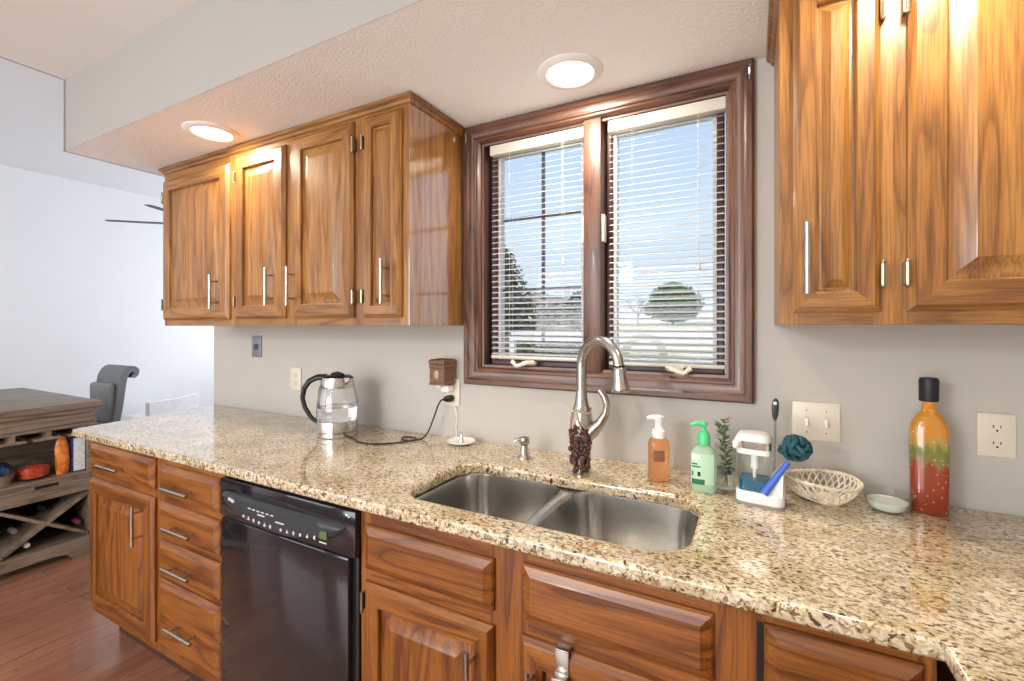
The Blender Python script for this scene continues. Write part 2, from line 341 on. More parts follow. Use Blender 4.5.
# ---------------------------------------------------------------- window
def rect_frame(g, x0, x1, z0, z1, prof, hm=1):
    """picture frame swept from a profile of (inset, y) points; top/bottom faces take material 1"""
    rs = [[(x0+i, y, z0+i), (x1-i, y, z0+i), (x1-i, y, z1-i), (x0+i, y, z1-i)] for i, y in prof]
    vr = [[g.bm.verts.new(p) for p in r] for r in rs]
    for a, b in zip(vr, vr[1:]):
        for k in range(4):
            f = g.bm.faces.new([a[k], a[(k+1) % 4], b[(k+1) % 4], b[k]]); f.material_index = hm if k in (0, 2) else 0
    return vr
win = G()
rect_frame(win, 1.498, 2.5055, 1.1345, 2.137, [(0, -.001), (0, -.020), (.006, -.026), (.020, -.026), (.026, -.021), (.034, -.021), (.040, -.018), (.050, -.018), (.053, -.013), (.060, -.013), (.064, -.008), (.068, -.002), (.068, .006), (.076, .008), (.076, .10), (.0, .10)])
win = win.build('window_1', [CASV, CASH], smooth=30); win['kind'] = 'structure'
g = G(); g.box(1.984, 2.047, -.008, .10, 1.20, 2.07, .004); g.build('mullion', CASV, win)
def sash(x0, x1, grid):
    g = G(); rect_frame(g, x0, x1, 1.208, 2.062, [(0, .10), (0, .058), (.004, .054), (.016, .054), (.022, .062), (.022, .078)])
    f = g.build('sash', [SASH, SASH], win, smooth=30)
    g = G(); rect_frame(g, x0+.022, x1-.022, 1.230, 2.040, [(0, .10), (0, .070), (.012, .070), (.012, .10)], 0); g.build('glazing_stop', WHITEP, f, smooth=0, label='white vinyl glazing stop')
    g = G(); g.box(x0+.030, x1-.030, .080, .084, 1.238, 2.032); g.build('pane', PANE, f, smooth=0)
    if grid:
        g = G(); g.box(1.785, 1.797, .086, .094, 1.236, 2.034)
        for z in (1.784, 1.502): g.box(x0+.028, x1-.028, .086, .094, z-.006, z+.006)
        g.build('muntins', simple('muntin_grey', (.10, .10, .13), .5), f, smooth=0)
    return f
sash(1.582, 1.984, True); sash(2.047, 2.423, False)
for cx, sgn in ((1.765, 1), (2.285, -1)):
    g = G(); g.box(cx-.026, cx+.026, .004, .040, 1.2145, 1.230, .004)
    g.tube([(cx+.022*sgn, .004, 1.226), (cx+.012*sgn, -.018, 1.228), (cx-.012*sgn, -.030, 1.219), (cx-.032*sgn, -.030, 1.214)], [.009, .0085, .007, .006], 10)
    g.tube([(cx-.032*sgn, -.030, 1.214), (cx-.038*sgn, -.028, 1.222), (cx-.050*sgn, -.024, 1.230)], [.006, .007, .008], 10)
    g.build('crank_handle', PLATE, win, label='folded cream casement crank')
for x in (1.981, 2.050):
    g = G(); g.box(x-.006, x+.006, .00, .03, 1.648, 1.742, .003); g.build('sash_lock', PLATE, win, label='cream sash lock lever')
for x in (1.512, 2.494):
    z = 2.10
    g = G(); g.tube([(x, -.022, z+.02), (x, -.030, z+.005), (x, -.024, z-.01), (x, -.030, z-.03)], .004, 6); g.build('curtain_hook', BN, win, label='small metal hook')

def blind(x0, x1, zb, label, wand, lift):
    t = thing('window_blind', label, 'blind', ((x0+x1)/2, .03, zb), 'white slatted blinds in the kitchen window')
    g = G(); g.box(x0, x1, .008, .046, 2.020, 2.058, .003); g.build('head_rail', CREAM, t)
    g = G(); z = 2.008; n = 0; ca, sa = math.cos(R(21)), math.sin(R(21))
    while z > zb+.018:
        d = .0095; pr = [(-d, 0), (0, .0010), (d, 0), (d, -.0005), (0, .0005), (-d, -.0005)]
        g.rings([[(x, .028+a*ca-b*sa, z+a*sa+b*ca) for a, b in pr] for x in (x0+.002, x1-.002)]); z -= .0215; n += 1
    g.build('slats', SLAT, t, smooth=0)
    g = G(); g.box(x0+.002, x1-.002, .015, .041, zb, zb+.012, .003); g.build('bottom_rail', CREAM, t)
    g = G()
    for fx in (.22, .78):
        x = x0+(x1-x0)*fx
        for y in (.0145, .0415): g.tube([(x, y, zb+.01), (x, y, 2.03)], .0005, 5)
    g.build('ladder_cord', WHITEP, t)
    g = G(); g.tube([(wand, .004, 2.03), (wand, .003, lift)], .0006, 5); g.lathe([(.001, .03), (.004, .012), (.006, 0), (.001, -.001)], (wand, .003, lift-.02), 10); g.build('lift_cord', CREAM, t)
blind(1.600, 1.980, 1.236, 'white slatted blind in the left casement with dark muntins behind', 1.905, 1.60)
blind(2.066, 2.430, 1.228, 'white slatted blind in the right casement without muntins', 2.355, 1.555)

# ---------------------------------------------------------------- cabinets
def raised_door(x0, x1, z0, z1, y, parent, stile=.056, mats=(OAKV, OAKH), drawer=False, th=.019, name='door'):
    """y = plane of the face frame; the door stands th in front of it"""
    f = y-th; g = G(); sl = .030
    if min(x1-x0, z1-z0) < .20: stile, sl = .040, .014
    elif x1-x0 < .45: stile = .052
    if drawer: pr = [(0, y), (0, f+.012), (.004, f+.008), (.020, f+.001), (.0215, f), ]
    else: pr = [(0, y), (0, f+.011), (.003, f+.008), (.012, f), (stile, f), (stile+.0025, f+.003), (stile+.0035, f+.012), (stile+.008, f+.013), (stile+.012, f+.012), (stile+.012+sl, f+.002), (stile+.014+sl, f+.001)]
    vr = rect_frame(g, x0, x1, z0, z1, pr, 1)
    if drawer:
        for fc in g.bm.faces: fc.material_index = 1
    c = g.bm.faces.new(vr[-1]); c.material_index = 1 if drawer else 0
    if not drawer:      # the panel field keeps vertical grain
        for fc in g.bm.faces:
            cz = [v.co for v in fc.verts]
            if min(v.z for v in cz) > z0+stile-.001 and max(v.z for v in cz) < z1-stile+.001 and min(v.x for v in cz) > x0+stile-.001 and max(v.x for v in cz) < x1-stile+.001: fc.material_index = 0
    g.bm.faces.new(vr[0][::-1])
    return g.build(name, list(mats), parent, smooth=20)
def pull(p, horiz, L, y, parent, r=.006):
    """bar pull centred at p=(x,z), y = surface it is screwed to"""
    x, z = p; yb = y-.032; g = G(); h = L/2; q = h*.62
    if horiz:
        g.tube([(x-h, yb, z), (x+h, yb, z)], r, 12)
        for s in (-1, 1): g.tube([(x+s*q, yb, z), (x+s*q, y+.001, z)], r*.7, 8)
    else:
        g.tube([(x, yb, z-h), (x, yb, z+h)], r, 12)
        for s in (-1, 1): g.tube([(x, yb, z+s*q), (x, y+.001, z+s*q)], r*.7, 8)
    return g.build('handle', BN, parent)
def hinge(x, z, y, parent, side):
    g = G(); g.tube([(x, y-.018, z-.022), (x, y-.018, z+.022)], .0045, 8); g.box(min(x, x+side*.006), max(x, x+side*.006), y-.0185, y-.0005, z-.022, z+.022)
    g.ball((x, y-.018, z+.024), .005, 1); g.ball((x, y-.018, z-.024), .005, 1)
    return g.build('hinge', BRASS, parent)
def carcass(parent, x0, x1, yb, yf, z0, z1, openings, mats=(OAKV, OAKH), name='body'):
    """box with a face frame; openings are (x0,x1,z0,z1) holes shown as dark recesses behind doors"""
    g = G(); g.box(x0, x1, yf+.019, yb, z0, z1)
    g.build(name, mats[0], parent, smooth=0)
    xs = sorted({x0, x1}|{o[0] for o in openings}|{o[1] for o in openings}); zs = sorted({z0, z1}|{o[2] for o in openings}|{o[3] for o in openings})
    g = G()
    for a, b in zip(xs, xs[1:]):
        for c, d in zip(zs, zs[1:]):
            mx, mz = (a+b)/2, (c+d)/2
            if any(o[0] < mx < o[1] and o[2] < mz < o[3] for o in openings): continue
            g.mi = 1 if (any(o[0] < mx < o[1] for o in openings)) else 0
            g.box(a, b, yf, yf+.0188, c, d)
    bmesh.ops.remove_doubles(g.bm, verts=g.bm.verts, dist=.0001)
    return g.build('face_frame', list(mats), parent, smooth=0)

UF = -.325; UZ0 = 1.363; UZ1 = 2.112
def upper(name, label, x0, x1, doors, cap=True):
    t = thing(name, label, 'cabinet', ((x0+x1)/2, (UF)/2, UZ0))
    carcass(t, x0, x1, -.001, UF, UZ0, UZ1, [(d[0]+.012, d[1]-.012, d[2]+.012, d[3]-.012) for d in doors])
    for (a, b, c, d, hx, hs, hz) in doors:
        dr = raised_door(a, b, c, d, UF, t)
        if hx: pull((hx, hz), False, .150, UF-.019, dr)
        if hs:
            xx = a-.002 if hs < 0 else b+.002
            for z in (c+.075, d-.085): hinge(xx, z, UF, dr, hs)
    return t
upper('upper_cabinet', 'oak wall cabinet with one wide door at the far left, above the grey wall plate', -.066, .505, [(-.053, .485, 1.390, 2.072, .412, -1, 1.511)])
upper('upper_cabinet', 'oak wall cabinet with a pair of doors, in the middle of the left group', .505, 1.262, [(.536, .860, 1.392, 2.084, .795, -1, 1.518), (.908, 1.236, 1.390, 2.094, .925, 1, 1.514)])
uc = upper('upper_cabinet', 'narrow one-door oak wall cabinet beside the window, its end panel catching a window reflection', 1.262, 1.482, [(1.286, 1.458, 1.390, 2.094, 1.406, -1, 1.510)])
g = G(); g.box(1.4822, 1.4865, UF+.0002, -.001, UZ0, UZ1-.006); g.build('end_panel', wood('lacquered_oak_end', OD, OM, OL, 'Z', rough=.3, coat=1., coat_ior=2.5), uc, smooth=0, label='glossy lacquered end panel')
upper('upper_cabinet', 'narrow one-door oak wall cabinet right of the window above the light switches', 2.556, 2.756, [(2.5815, 2.7346, 1.390, 2.094, 2.604, 1, 1.503)])
upper('upper_cabinet', 'wide oak wall cabinet at the right edge above the pepper bottle', 2.756, 3.398, [(2.7775, 3.34, 1.390, 2.094, None, -1, 1.51)])
def crown(name, x0, x1, ends):
    g = G(); pr = [(0, UZ1-.006), (-.006, UZ1-.002), (-.010, UZ1+.006), (-.018, UZ1+.012), (-.020, ZL-.003), (0, ZL-.0005)]
    path = []
    a = [(x0+(p if ends[0] else 0), UF+p, z) for p, z in pr]; b = [(x1-(p if ends[1] else 0), UF+p, z) for p, z in pr]
    rs = []
    if ends[0]: rs.append([(x0+p, -.002, z) for p, z in pr])
    rs.append(a); rs.append(b)
    if ends[1]: rs.append([(x1-p, -.002, z) for p, z in pr])
    g.rings(rs); struct(name, g, OAKH, smooth=20)
crown('trim_2', -.066, 1.4868, (True, True)); crown('trim_3', 2.556, 3.398, (True, False))

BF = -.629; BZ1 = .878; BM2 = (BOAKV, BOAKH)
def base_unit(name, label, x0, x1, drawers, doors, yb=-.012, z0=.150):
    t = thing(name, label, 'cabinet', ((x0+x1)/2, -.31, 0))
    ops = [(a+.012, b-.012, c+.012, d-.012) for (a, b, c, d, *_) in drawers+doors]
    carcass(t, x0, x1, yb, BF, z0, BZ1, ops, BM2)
    g = G(); g.box(x0+.002, x1-.002, -.535, yb-.01, 0.0, z0); g.build('toe_kick', simple('dark_toe_kick', (.06, .025, .012), .6), t, smooth=0)
    for (a, b, c, d, h) in drawers:
        dr = raised_door(a, b, c, d, BF, t, drawer=True, mats=BM2, name='drawer')
        if h: pull(h, True, .165, BF-.019, dr)
    for (a, b, c, d, h, hs) in doors:
        dr = raised_door(a, b, c, d, BF, t, mats=BM2)
        if h: pull(h, False, .150, BF-.019, dr)
        if hs:
            for z in (c+.09, d-.06): hinge(a-.002 if hs < 0 else b+.002, z, BF, dr, hs)
    return t
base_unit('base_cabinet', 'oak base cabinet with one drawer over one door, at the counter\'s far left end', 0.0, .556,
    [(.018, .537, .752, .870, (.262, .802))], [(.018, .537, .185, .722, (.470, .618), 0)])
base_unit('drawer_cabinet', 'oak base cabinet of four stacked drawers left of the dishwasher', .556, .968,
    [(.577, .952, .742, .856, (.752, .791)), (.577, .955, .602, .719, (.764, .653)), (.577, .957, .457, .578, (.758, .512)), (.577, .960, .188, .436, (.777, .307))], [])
# sink base: three panels so that the bowls can hang inside
def sink_base():
    x0, x1 = 1.582, 2.474
    t = thing('sink_cabinet', 'wide oak sink cabinet with two false drawer fronts under the double sink', 'cabinet', ((x0+x1)/2, -.31, 0))
    g = G(); g.box(x0, x0+.018, BF+.019, -.012, .135, BZ1); g.box(x1-.018, x1, BF+.019, -.012, .135, BZ1); g.box(x0+.018, x1-.018, BF+.019, -.012, .135, .153); g.box(x0+.018, x1-.018, -.024, -.012, .153, BZ1)
    g.build('body', BOAKV, t, smooth=0)
    dr = [(1.604, 1.993, .724, .840), (2.066, 2.442, .730, .850)]; do = [(1.604, 1.993, .185, .692), (2.062, 2.442, .185, .696)]
    ops = [(a+.012, b-.012, c+.012, d-.012) for a, b, c, d in dr+do]
    xs = sorted({x0, x1}|{o[0] for o in ops}|{o[1] for o in ops}); zs = sorted({.135, BZ1}|{o[2] for o in ops}|{o[3] for o in ops}); g = G()
    for a, b in zip(xs, xs[1:]):
        for c, d in zip(zs, zs[1:]):
            mx, mz = (a+b)/2, (c+d)/2
            if any(o[0] < mx < o[1] and o[2] < mz < o[3] for o in ops): continue
            g.mi = 0 if 2.0 < mx < 2.06 or mx < x0+.03 or mx > x1-.035 else 1
            g.box(a, b, BF, BF+.0188, c, d)
    g.build('face_frame', list(BM2), t, smooth=0)
    g = G(); g.box(x0+.002, x1-.002, -.545, -.03, 0, .135); g.build('toe_kick', BOAKH, t, smooth=0)
    for a, b, c, d in dr: raised_door(a, b, c, d, BF, t, drawer=True, mats=BM2, name='false_drawer_front')
    d1 = raised_door(*do[0], BF, t, mats=BM2); pull((1.950, .570), False, .150, BF-.019, d1); hinge(1.602, .64, BF, d1, -1)
    d2 = raised_door(*do[1], BF, t, mats=BM2); pull((2.096, .580), False, .150, BF-.019, d2)
    return t
sink_base()
# over-the-door towel hook
g = G(); yb = BF-.019
g.box(2.146, 2.176, yb-.004, yb-.001, .628, .703, .001); g.box(2.146, 2.176, yb-.004, BF+.0, .7005, .7035, .001)
g.box(2.146, 2.176, yb-.020, yb-.001, .652, .656, .001); g.box(2.146, 2.176, yb-.023, yb-.019, .560, .656, .001)
g.box(2.140, 2.40, yb-.034, yb-.020, .548, .560, .003)
tag(g.build('towel_bar', BN), 'flat chrome over-door towel bar hooked on the right sink cabinet door', 'towel bar')
base_unit('base_cabinet', 'oak base cabinet with one tall door, right of the sink cabinet', 2.474, 2.742, [(2.520, 2.727, .185, .858, None)], [])
g = G(); g.box(2.509, 2.519, BF-.0015, BF-.0002, .19, .855); o_ = [o for o in COL.objects if o.name.startswith('base_cabinet') and o.type == 'EMPTY'][-1]; g.build('gap_shade_strip', DARK, o_, smooth=0)  # dark strip laid on the face frame, shade of the door gap as colour
t = thing('corner_cabinet', 'oak base cabinet under the return of the counter at the lower right corner', 'cabinet', (3.09, -1.3, 0))
g = G(); g.box(2.80, 3.385, -2.15, -.02, .135, BZ1); g.build('body', BOAKV, t, smooth=0)
g = G(); g.box(2.86, 3.38, -2.14, -.03, 0, .135); g.build('toe_kick', BOAKV, t, smooth=0)
for a, b in ((-2.1, -1.45), (-1.40, -.75)):
    g = G(); g.box(2.782, 2.7995, a, b, .17, .70, .004); g.build('door', BOAKV, t)
    g = G(); g.box(2.782, 2.7995, a, b, .73, .855, .004); g.build('drawer', BOAKV, t)

# ---------------------------------------------------------------- dishwasher
DX0, DX1 = .972, 1.579
t = thing('dishwasher', 'black dishwasher with curved control strip between the drawers and the sink cabinet', 'dishwasher', ((DX0+DX1)/2, -.32, 0))
g = G(); g.box(DX0+.004, DX1-.004, -.612, -.03, .10, .872); g.build('tub', BLACKP, t, smooth=0)
g = G(); g.box(DX0+.01, DX1-.01, -.56, -.05, 0, .10); g.build('toe_panel', BLACKP, t, smooth=0)
g = G(); g.box(DX0+.012, DX1-.022, -.652, -.6125, .14, .745, .006); g.build('door', DWB, t)
g = G(); g.box(DX0, DX1, -.648, -.6125, .745, .870, .006); g.box(DX0, DX0+.011, -.636, -.6125, .12, .745); g.box(DX1-.021, DX1, -.636, -.6125, .12, .745)
top = g.build('control_fascia', DWB, t)
# curved handle / control pod: belly-shaped in x, bulging forward
N = 28; rs = []
for i in range(N+1):
    u = i/N; x = DX0+.020+(DX1-DX0-.055)*u; bel = math.sin(PI*u)**.6
    zt = .838-.004*(2*u-1)**2; zb = .812-.058*bel; yo = -.650-.020*bel-.002
    rs.append([(x, -.645, zt), (x, yo+.010, zt-.002), (x, yo, zt-.012), (x, yo-.003, (zt+zb)/2), (x, yo, zb+.010), (x, yo+.012, zb), (x, -.645, zb)])
g = G(); g.rings(rs); pod = g.build('control_panel', DWP, top, label='curved charcoal control strip with pale markings')
def on_pod(x, z):
    u = (x-DX0-.020)/(DX1-DX0-.055); bel = math.sin(PI*u)**.6
    zt = .838-.004*(2*u-1)**2; zb = .812-.058*bel; mid = (zt+zb)/2; k = (z-mid)/((zt-zb)/2)
    return -.650-.020*bel-.002-.003*(1-abs(k))-.0012
g = G()
for i in range(12):
    if i == 6: g.build('button_icons', MARK, pod, smooth=0); g = G()
    x = 1.135+i*.0265+(.02 if i > 5 else 0); z = .783-.004*math.sin(i/11*PI); y = on_pod(x, z)
    if i % 3 == 0: g.lathe([(0.0001, -.001), (.0045, -.001), (.0045, .0006), (.0001, .0006)], (x, y, z), 10, axis='Y')
    elif i % 3 == 1: g.prism([(x-.005, z-.004), (x+.005, z-.004), (x, z+.006)], y-.0006, y+.002)
    else: g.prism([(x-.004, z-.002), (x, z-.006), (x+.004, z-.002), (x+.003, z+.005), (x-.003, z+.005)], y-.0006, y+.002)
g.build('button_icons', MARK, pod, smooth=0); g = G()
for i in range(6):
    x = 1.165+i*.022; z = .812; y = on_pod(x, z); g.box(x-.006, x+.006, y-.0005, y+.002, z-.0013, z+.0013)
g.build('status_dashes', MARK, pod, smooth=0); g = G()
for x, wd, z in ((1.225, .016, .803), (1.31, .018, .798), (1.475, .014, .774)):
    y = on_pod(x, z); g.box(x-wd, x+wd, y-.0005, y+.002, z-.0016, z+.0016)
g.build('status_marks', MARK, pod, smooth=0); g = G()
for i in range(4):
    x = 1.050+i*.009; z = .818-i*.001; y = on_pod(x, z); g.box(x-.003, x+.003, y-.0005, y+.002, z-.005+.002*(i % 2), z+.005)
g.build('brand_mark', MARK, pod, smooth=0)
g = G(); y = on_pod(1.478, .793); g.box(1.462, 1.492, y-.0006, y+.002, .785, .806); g.build('display', LCD, pod, smooth=0)
g = G()
for x, r in ((1.548, .0025), (1.556, .0016)): g.ball((x, -.648, .857-(x-1.548)*.5), r, 1)
g.build('indicator_light', simple('indicator', (.9, .95, 1), .3, emit=(.9, .95, 1), es=2, var=0), top)

# ---------------------------------------------------------------- counter with undermount double sink
HX0, HX1, HY0, HY1 = 1.668, 2.389, -.583, -.248
def rrect(x0, x1, y0, y1, r, n=8, rr=None):
    P = []; rad = rr or (r, r, r, r)
    for (cx, cy, a0, q) in ((x1-rad[0], y1-rad[0], 0, rad[0]), (x0+rad[1], y1-rad[1], 90, rad[1]), (x0+rad[2], y0+rad[2], 180, rad[2]), (x1-rad[3], y0+rad[3], 270, rad[3])):
        for k in range(n+1):
            a = R(a0+90*k/n); P.append((cx+q*math.cos(a), cy+q*math.sin(a)))
    return P
cu = bpy.data.curves.new('c', 'CURVE'); cu.dimensions = '2D'; cu.fill_mode = 'BOTH'
bv = .010
outer = [(-.118+bv, -.657+bv), (2.742+bv, -.657+bv), (2.748+bv, -2.2+bv), (XR-.002-bv, -2.2+bv), (XR-.002-bv, -.001-bv), (-.233+bv, -.001-bv)]
hole = rrect(HX0-bv, HX1+bv, HY0-bv, HY1+bv, .095)
for poly in (outer, hole):
    sp = cu.splines.new('POLY'); sp.points.add(len(poly)-1); sp.use_cyclic_u = True
    for p, q in zip(sp.points, poly): p.co = (*q, 0, 1)
cu.extrude = .0175-bv; cu.bevel_depth = bv; cu.bevel_resolution = 3
tmp = bpy.data.objects.new('tmp', cu); COL.objects.link(tmp); tmp.location = (0, 0, .8965)
dg = bpy.context.evaluated_depsgraph_get(); me = bpy.data.meshes.new_from_object(tmp.evaluated_get(dg)); me.name = 'countertop'
bpy.data.objects.remove(tmp)
me.transform(Matrix.Translation((0, 0, .0175))); me.materials.clear(); me.materials.append(GRAN)
for p in me.polygons: p.use_smooth = True
me.set_sharp_from_angle(angle=R(50))
ct = bpy.data.objects.new('countertop', me); COL.objects.link(ct); ct.location = (0, 0, .879)
tag(ct, 'speckled beige and brown granite countertop with a double sink cut-out', 'countertop')

t = thing('kitchen_sink', 'stainless steel double-bowl undermount sink below the faucet', 'sink', (2.03, -.41, .66))
def bowl(x0, x1, y0, y1, zr, zb):
    g = G(); cx, cy = (x0+x1)/2, (y0+y1)/2; rs = []
    for ins, z, r in ((0, zr, .075), (.001, zr-.003, .075), (.002, zr-.012, .075), (.008, zr-.06, .073), (.015, zb+.05, .068), (.018, zb+.035, .066), (.030, zb+.018, .06), (.055, zb+.004, .05), (.085, zb, .04)):
        rs.append([(x, y, z) for x, y in rrect(x0+ins, x1-ins, y0+ins, y1-ins, r, 8)])
    rs.append([(cx+.05*math.cos(a), cy+.05*math.sin(a), zb-.002) for a in [2*PI*(k+.5)/36 for k in range(36)]])
    # ring order must match: start angle 0
    g.rings(rs, False, True); o = g.build('bowl', STEEL, t, smooth=60)
    for m in [o.modifiers.new('solid', 'SOLIDIFY')]: m.thickness = .0012; m.offset = -1
    g = G(); g.lathe([(.001, .001), (.030, .0015), (.040, .004), (.043, .001)], (cx, cy, zb), 24); g.build('drain', CHROME, t)
bowl(1.662, 2.003, -.592, -.205, .874, .668); bowl(2.035, 2.400, -.592, -.205, .874, .668)
# flange with divider saddle
g = G()
def flange(z):
    xs = [1.650, 2.412]; g.box(1.650, 1.664, -.603, -.193, z-.002, z+.001); g.box(2.398, 2.412, -.603, -.193, z-.002, z+.001)
    g.box(1.662, 2.400, -.603, -.588, z-.002, z+.001); g.box(1.662, 2.400, -.210, -.193, z-.002, z+.001)
flange(.875)
n = 12; rs = []
# divider web: bowl corner radii leave curved triangles at both ends
def web(xc, sgn, yv, e):
    pass
rowsL, rowsR = [], []
for k in range(n+1):
    a = PI/2*k/n; rowsL.append((2.003-.075+.075*math.sin(a), .075*(1-math.cos(a)))); rowsR.append((2.035+.075-.075*math.sin(a), .075*(1-math.cos(a))))
for ysgn, yb in ((-1, -.205), (1, -.592)):
    for (xl, d), (xl2, d2), (xr, _), (xr2, _2) in zip(rowsL, rowsL[1:], rowsR, rowsR[1:]):
        ya, yb2 = yb+ysgn*d, yb+ysgn*d2
        vs = [g.bm.verts.new(p) for p in ((xl, ya, .874), (xr, ya, .874), (xr2, yb2, .874), (xl2, yb2, .874))]; g._f(vs)
rs = []
for y in (-.517, -.50, -.46, -.398, -.33, -.30, -.280):
    rs.append([(2.003, y, .872), (2.0065, y, .8755), (2.019, y, .877), (2.0315, y, .8755), (2.035, y, .872)])
g.rings(rs, False, False, closed=False)
g.build('rim', simple('satin_steel_rim', (.62, .63, .63), .35, 1., var=0), t, smooth=40)

# ---------------------------------------------------------------- faucet
CT = .9142
fx, fy = 2.040, -.185
t = thing('faucet', 'brushed nickel gooseneck kitchen faucet behind the double sink', 'faucet', (fx, fy, CT))
g = G(); g.lathe([(.026, 0), (.027, .004), (.0265, .012), (.0280, .05), (.0325, .10), (.0355, .14), (.034, .165), (.028, .190), (.021, .212), (.0170, .235), (.0155, .25)], (fx, fy, CT), 28, cap0=True); g.build('body', BN, t, smooth=60)
dx, dy = .86, -.51; Rr = .080; zc = 1.238
pts = [(fx, fy, CT+.22), (fx, fy, 1.17), (fx, fy, zc)]
for k in range(1, 17):
    a = R(180-k*11.4); pts.append((fx+dx*Rr*(1+math.cos(a)), fy+dy*Rr*(1+math.cos(a)), zc+Rr*math.sin(a)))
g = G(); g.tube(pts, .0152, 16); g.build('neck', BN, t, smooth=60)
e = Vector(pts[-1]); d = (Vector(pts[-1])-Vector(pts[-2])).normalized(); d = (d+Vector((dx, dy, 0))*.05).normalized()
g = G(); g.tube([e-d*.012, e-d*.010, e, e+d*.025, e+d*.045, e+d*.055, e+d*.058], [.0155, .0175, .0175, .020, .0245, .0245, .022], 20)
sh = g.build('spray_head', BN, t, smooth=60)
g = G(); g.tube([e-d*.016, e-d*.012], .0178, 20); g.build('collar', BLACKP, t)
g = G(); g.tube([e+d*.058, e+d*.0595], [.018, .017], 20); g.build('nozzle', simple('grey_rubber', (.10, .10, .10), .5), sh)
g = G(); pv = [(fx+.010, fy, CT+.110), (fx+.040, fy-.006, CT+.135), (fx+.062, fy-.010, CT+.158), (fx+.080, fy-.014, CT+.188), (fx+.084, fy-.016, CT+.216), (fx+.076, fy-.018, CT+.240), (fx+.062, fy-.020, CT+.258)]
g.tube(pv, [.024, .021, .015, .0115, .0105, .010, .008], 14); g.build('lever', BN, t, smooth=60)
# bead bundle
t = thing('bead_bundle', 'bundle of glossy brown beads tied with twine to the faucet body', 'decoration', (fx, fy-.045, CT))
g = G(); random.seed(3)
for i in range(96):
    k = i/96; z = CT+.010+.135*k; hw = .016+.012*k
    a = random.uniform(-2.45, -.35); rr = .0300+.0075*k+random.uniform(-.002, .002)
    g.ball((fx+rr*math.cos(a)*.98, fy+rr*math.sin(a), z), random.uniform(.0075, .0095), 1, (1, 1, random.uniform(.8, 1.1)))
g.build('beads', BEAD, t, smooth=80, stuff=True)
g = G(); pr = [(fx+.030*math.cos(a), fy+.030*math.sin(a), CT+.19+.006*math.sin(3*a)) for a in [2*PI*k/24 for k in range(25)]]; g.tube(pr, .0025, 6)
for s in (-1, 1):
    g.tube([(fx-.005, fy-.033, CT+.185), (fx-.005+s*.018, fy-.04, CT+.200), (fx-.005+s*.024, fy-.042, CT+.215)], .0022, 6)
    g.tube([(fx-.005, fy-.034, CT+.185), (fx-.003+s*.008, fy-.042, CT+.160), (fx+s*.013, fy-.043, CT+.140)], .0025, 6)
g.build('twine', TWINE, t)

# soap dispenser on counter
c = (1.8197, -.132, CT); t = thing('soap_dispenser', 'small brushed nickel soap dispenser between the ring dish and the faucet', 'soap dispenser', c)
g = G(); g.lathe([(.024, 0), (.024, .004), (.017, .010), (.0135, .030), (.012, .044)], c, 20, cap0=True); g.build('base', BN, t, smooth=50)
g = G(); g.lathe([(.010, .044), (.017, .050), (.018, .060), (.017, .070), (.011, .073), (.001, .0735)], c, 20); g.tube([(c[0]-.005, c[1], CT+.062), (c[0]-.022, c[1]-.010, CT+.062), (c[0]-.030, c[1]-.014, CT+.056)], [.0075, .006, .005], 10); g.build('pump_head', BN, t, smooth=50)
# ring dish
c = (1.525, -.075, CT); t = thing('ring_dish', 'white ceramic dish with a silver ring post near the outlet', 'dish', c)
g = G(); g.lathe([(.001, .002), (.028, .0), (.045, .006), (.054, .012), (.053, .014), (.040, .009), (.020, .005), (.001, .005)], c, 32); g.build('plate', CERAM, t, smooth=60)
g = G(); g.lathe([(.012, .004), (.010, .016), (.006, .026), (.003, .036), (.005, .042), (.0005, .048)], c, 14)
ring = [(c[0]-.012+.011*math.cos(a), c[1], CT+.020+.011*math.sin(a)) for a in [2*PI*k/16 for k in range(17)]]; g.tube(ring, .0016, 6); g.build('ring_post', CHROME, t, smooth=50)

# ---------------------------------------------------------------- kettle
c = (.992, -.192, CT); kx, ky = c[0], c[1]
t = thing('electric_kettle', 'glass and steel electric kettle with black handle, half full of water', 'kettle', c)
g = G(); g.lathe([(.076, 0), (.079, .004), (.079, .016), (.0745, .018), (.0745, .0205)], c, 36, cap0=True); g.build('power_base', STEEL, t)
g = G(); g.lathe([(.074, .021), (.079, .024), (.080, .056), (.079, .062)], c, 40, cap1=True); g.build('base_band', STEEL, t, smooth=50)
g = G(); g.lathe([(.078, .062), (.0815, .10), (.080, .14), (.073, .175), (.065, .200), (.063, .200), (.070, .175), (.0775, .14), (.0790, .10), (.076, .0635)], c, 40); g.build('glass_body', GLASS, t, smooth=60)
g = G(); g.lathe([(.0745, .064), (.0775, .10), (.0774, .118), (.001, .118)], c, 40, cap0=True); g.build('water', WATER, t, smooth=50)
g = G(); g.lathe([(.067, .196), (.068, .200), (.062, .232), (.060, .238), (.058, .238)], c, 36, cap1=True)
g.rings([[(kx+.045, ky-.020, CT+.205), (kx+.045, ky+.010, CT+.205), (kx+.050, ky+.012, CT+.238), (kx+.050, ky-.022, CT+.238)], [(kx+.078, ky-.012, CT+.228), (kx+.078, ky+.000, CT+.228), (kx+.082, ky+.003, CT+.239), (kx+.082, ky-.013, CT+.239)]]); g.build('collar', STEEL, t, smooth=40)
g = G(); g.lathe([(.060, .238), (.052, .244), (.020, .247), (.001, .247)], c, 36); g.tube([(kx-.03, ky, CT+.246), (kx, ky, CT+.253), (kx+.03, ky, CT+.247)], .008, 10)
g.box(kx+.045, kx+.088, ky-.014, ky+.004, CT+.237, CT+.243, .002); g.build('lid', BLACKP, t, smooth=40)
hd = Vector((-.90, -.43, 0)).normalized()
def kp(r, z): return (kx+hd.x*r, ky+hd.y*r, CT+z)
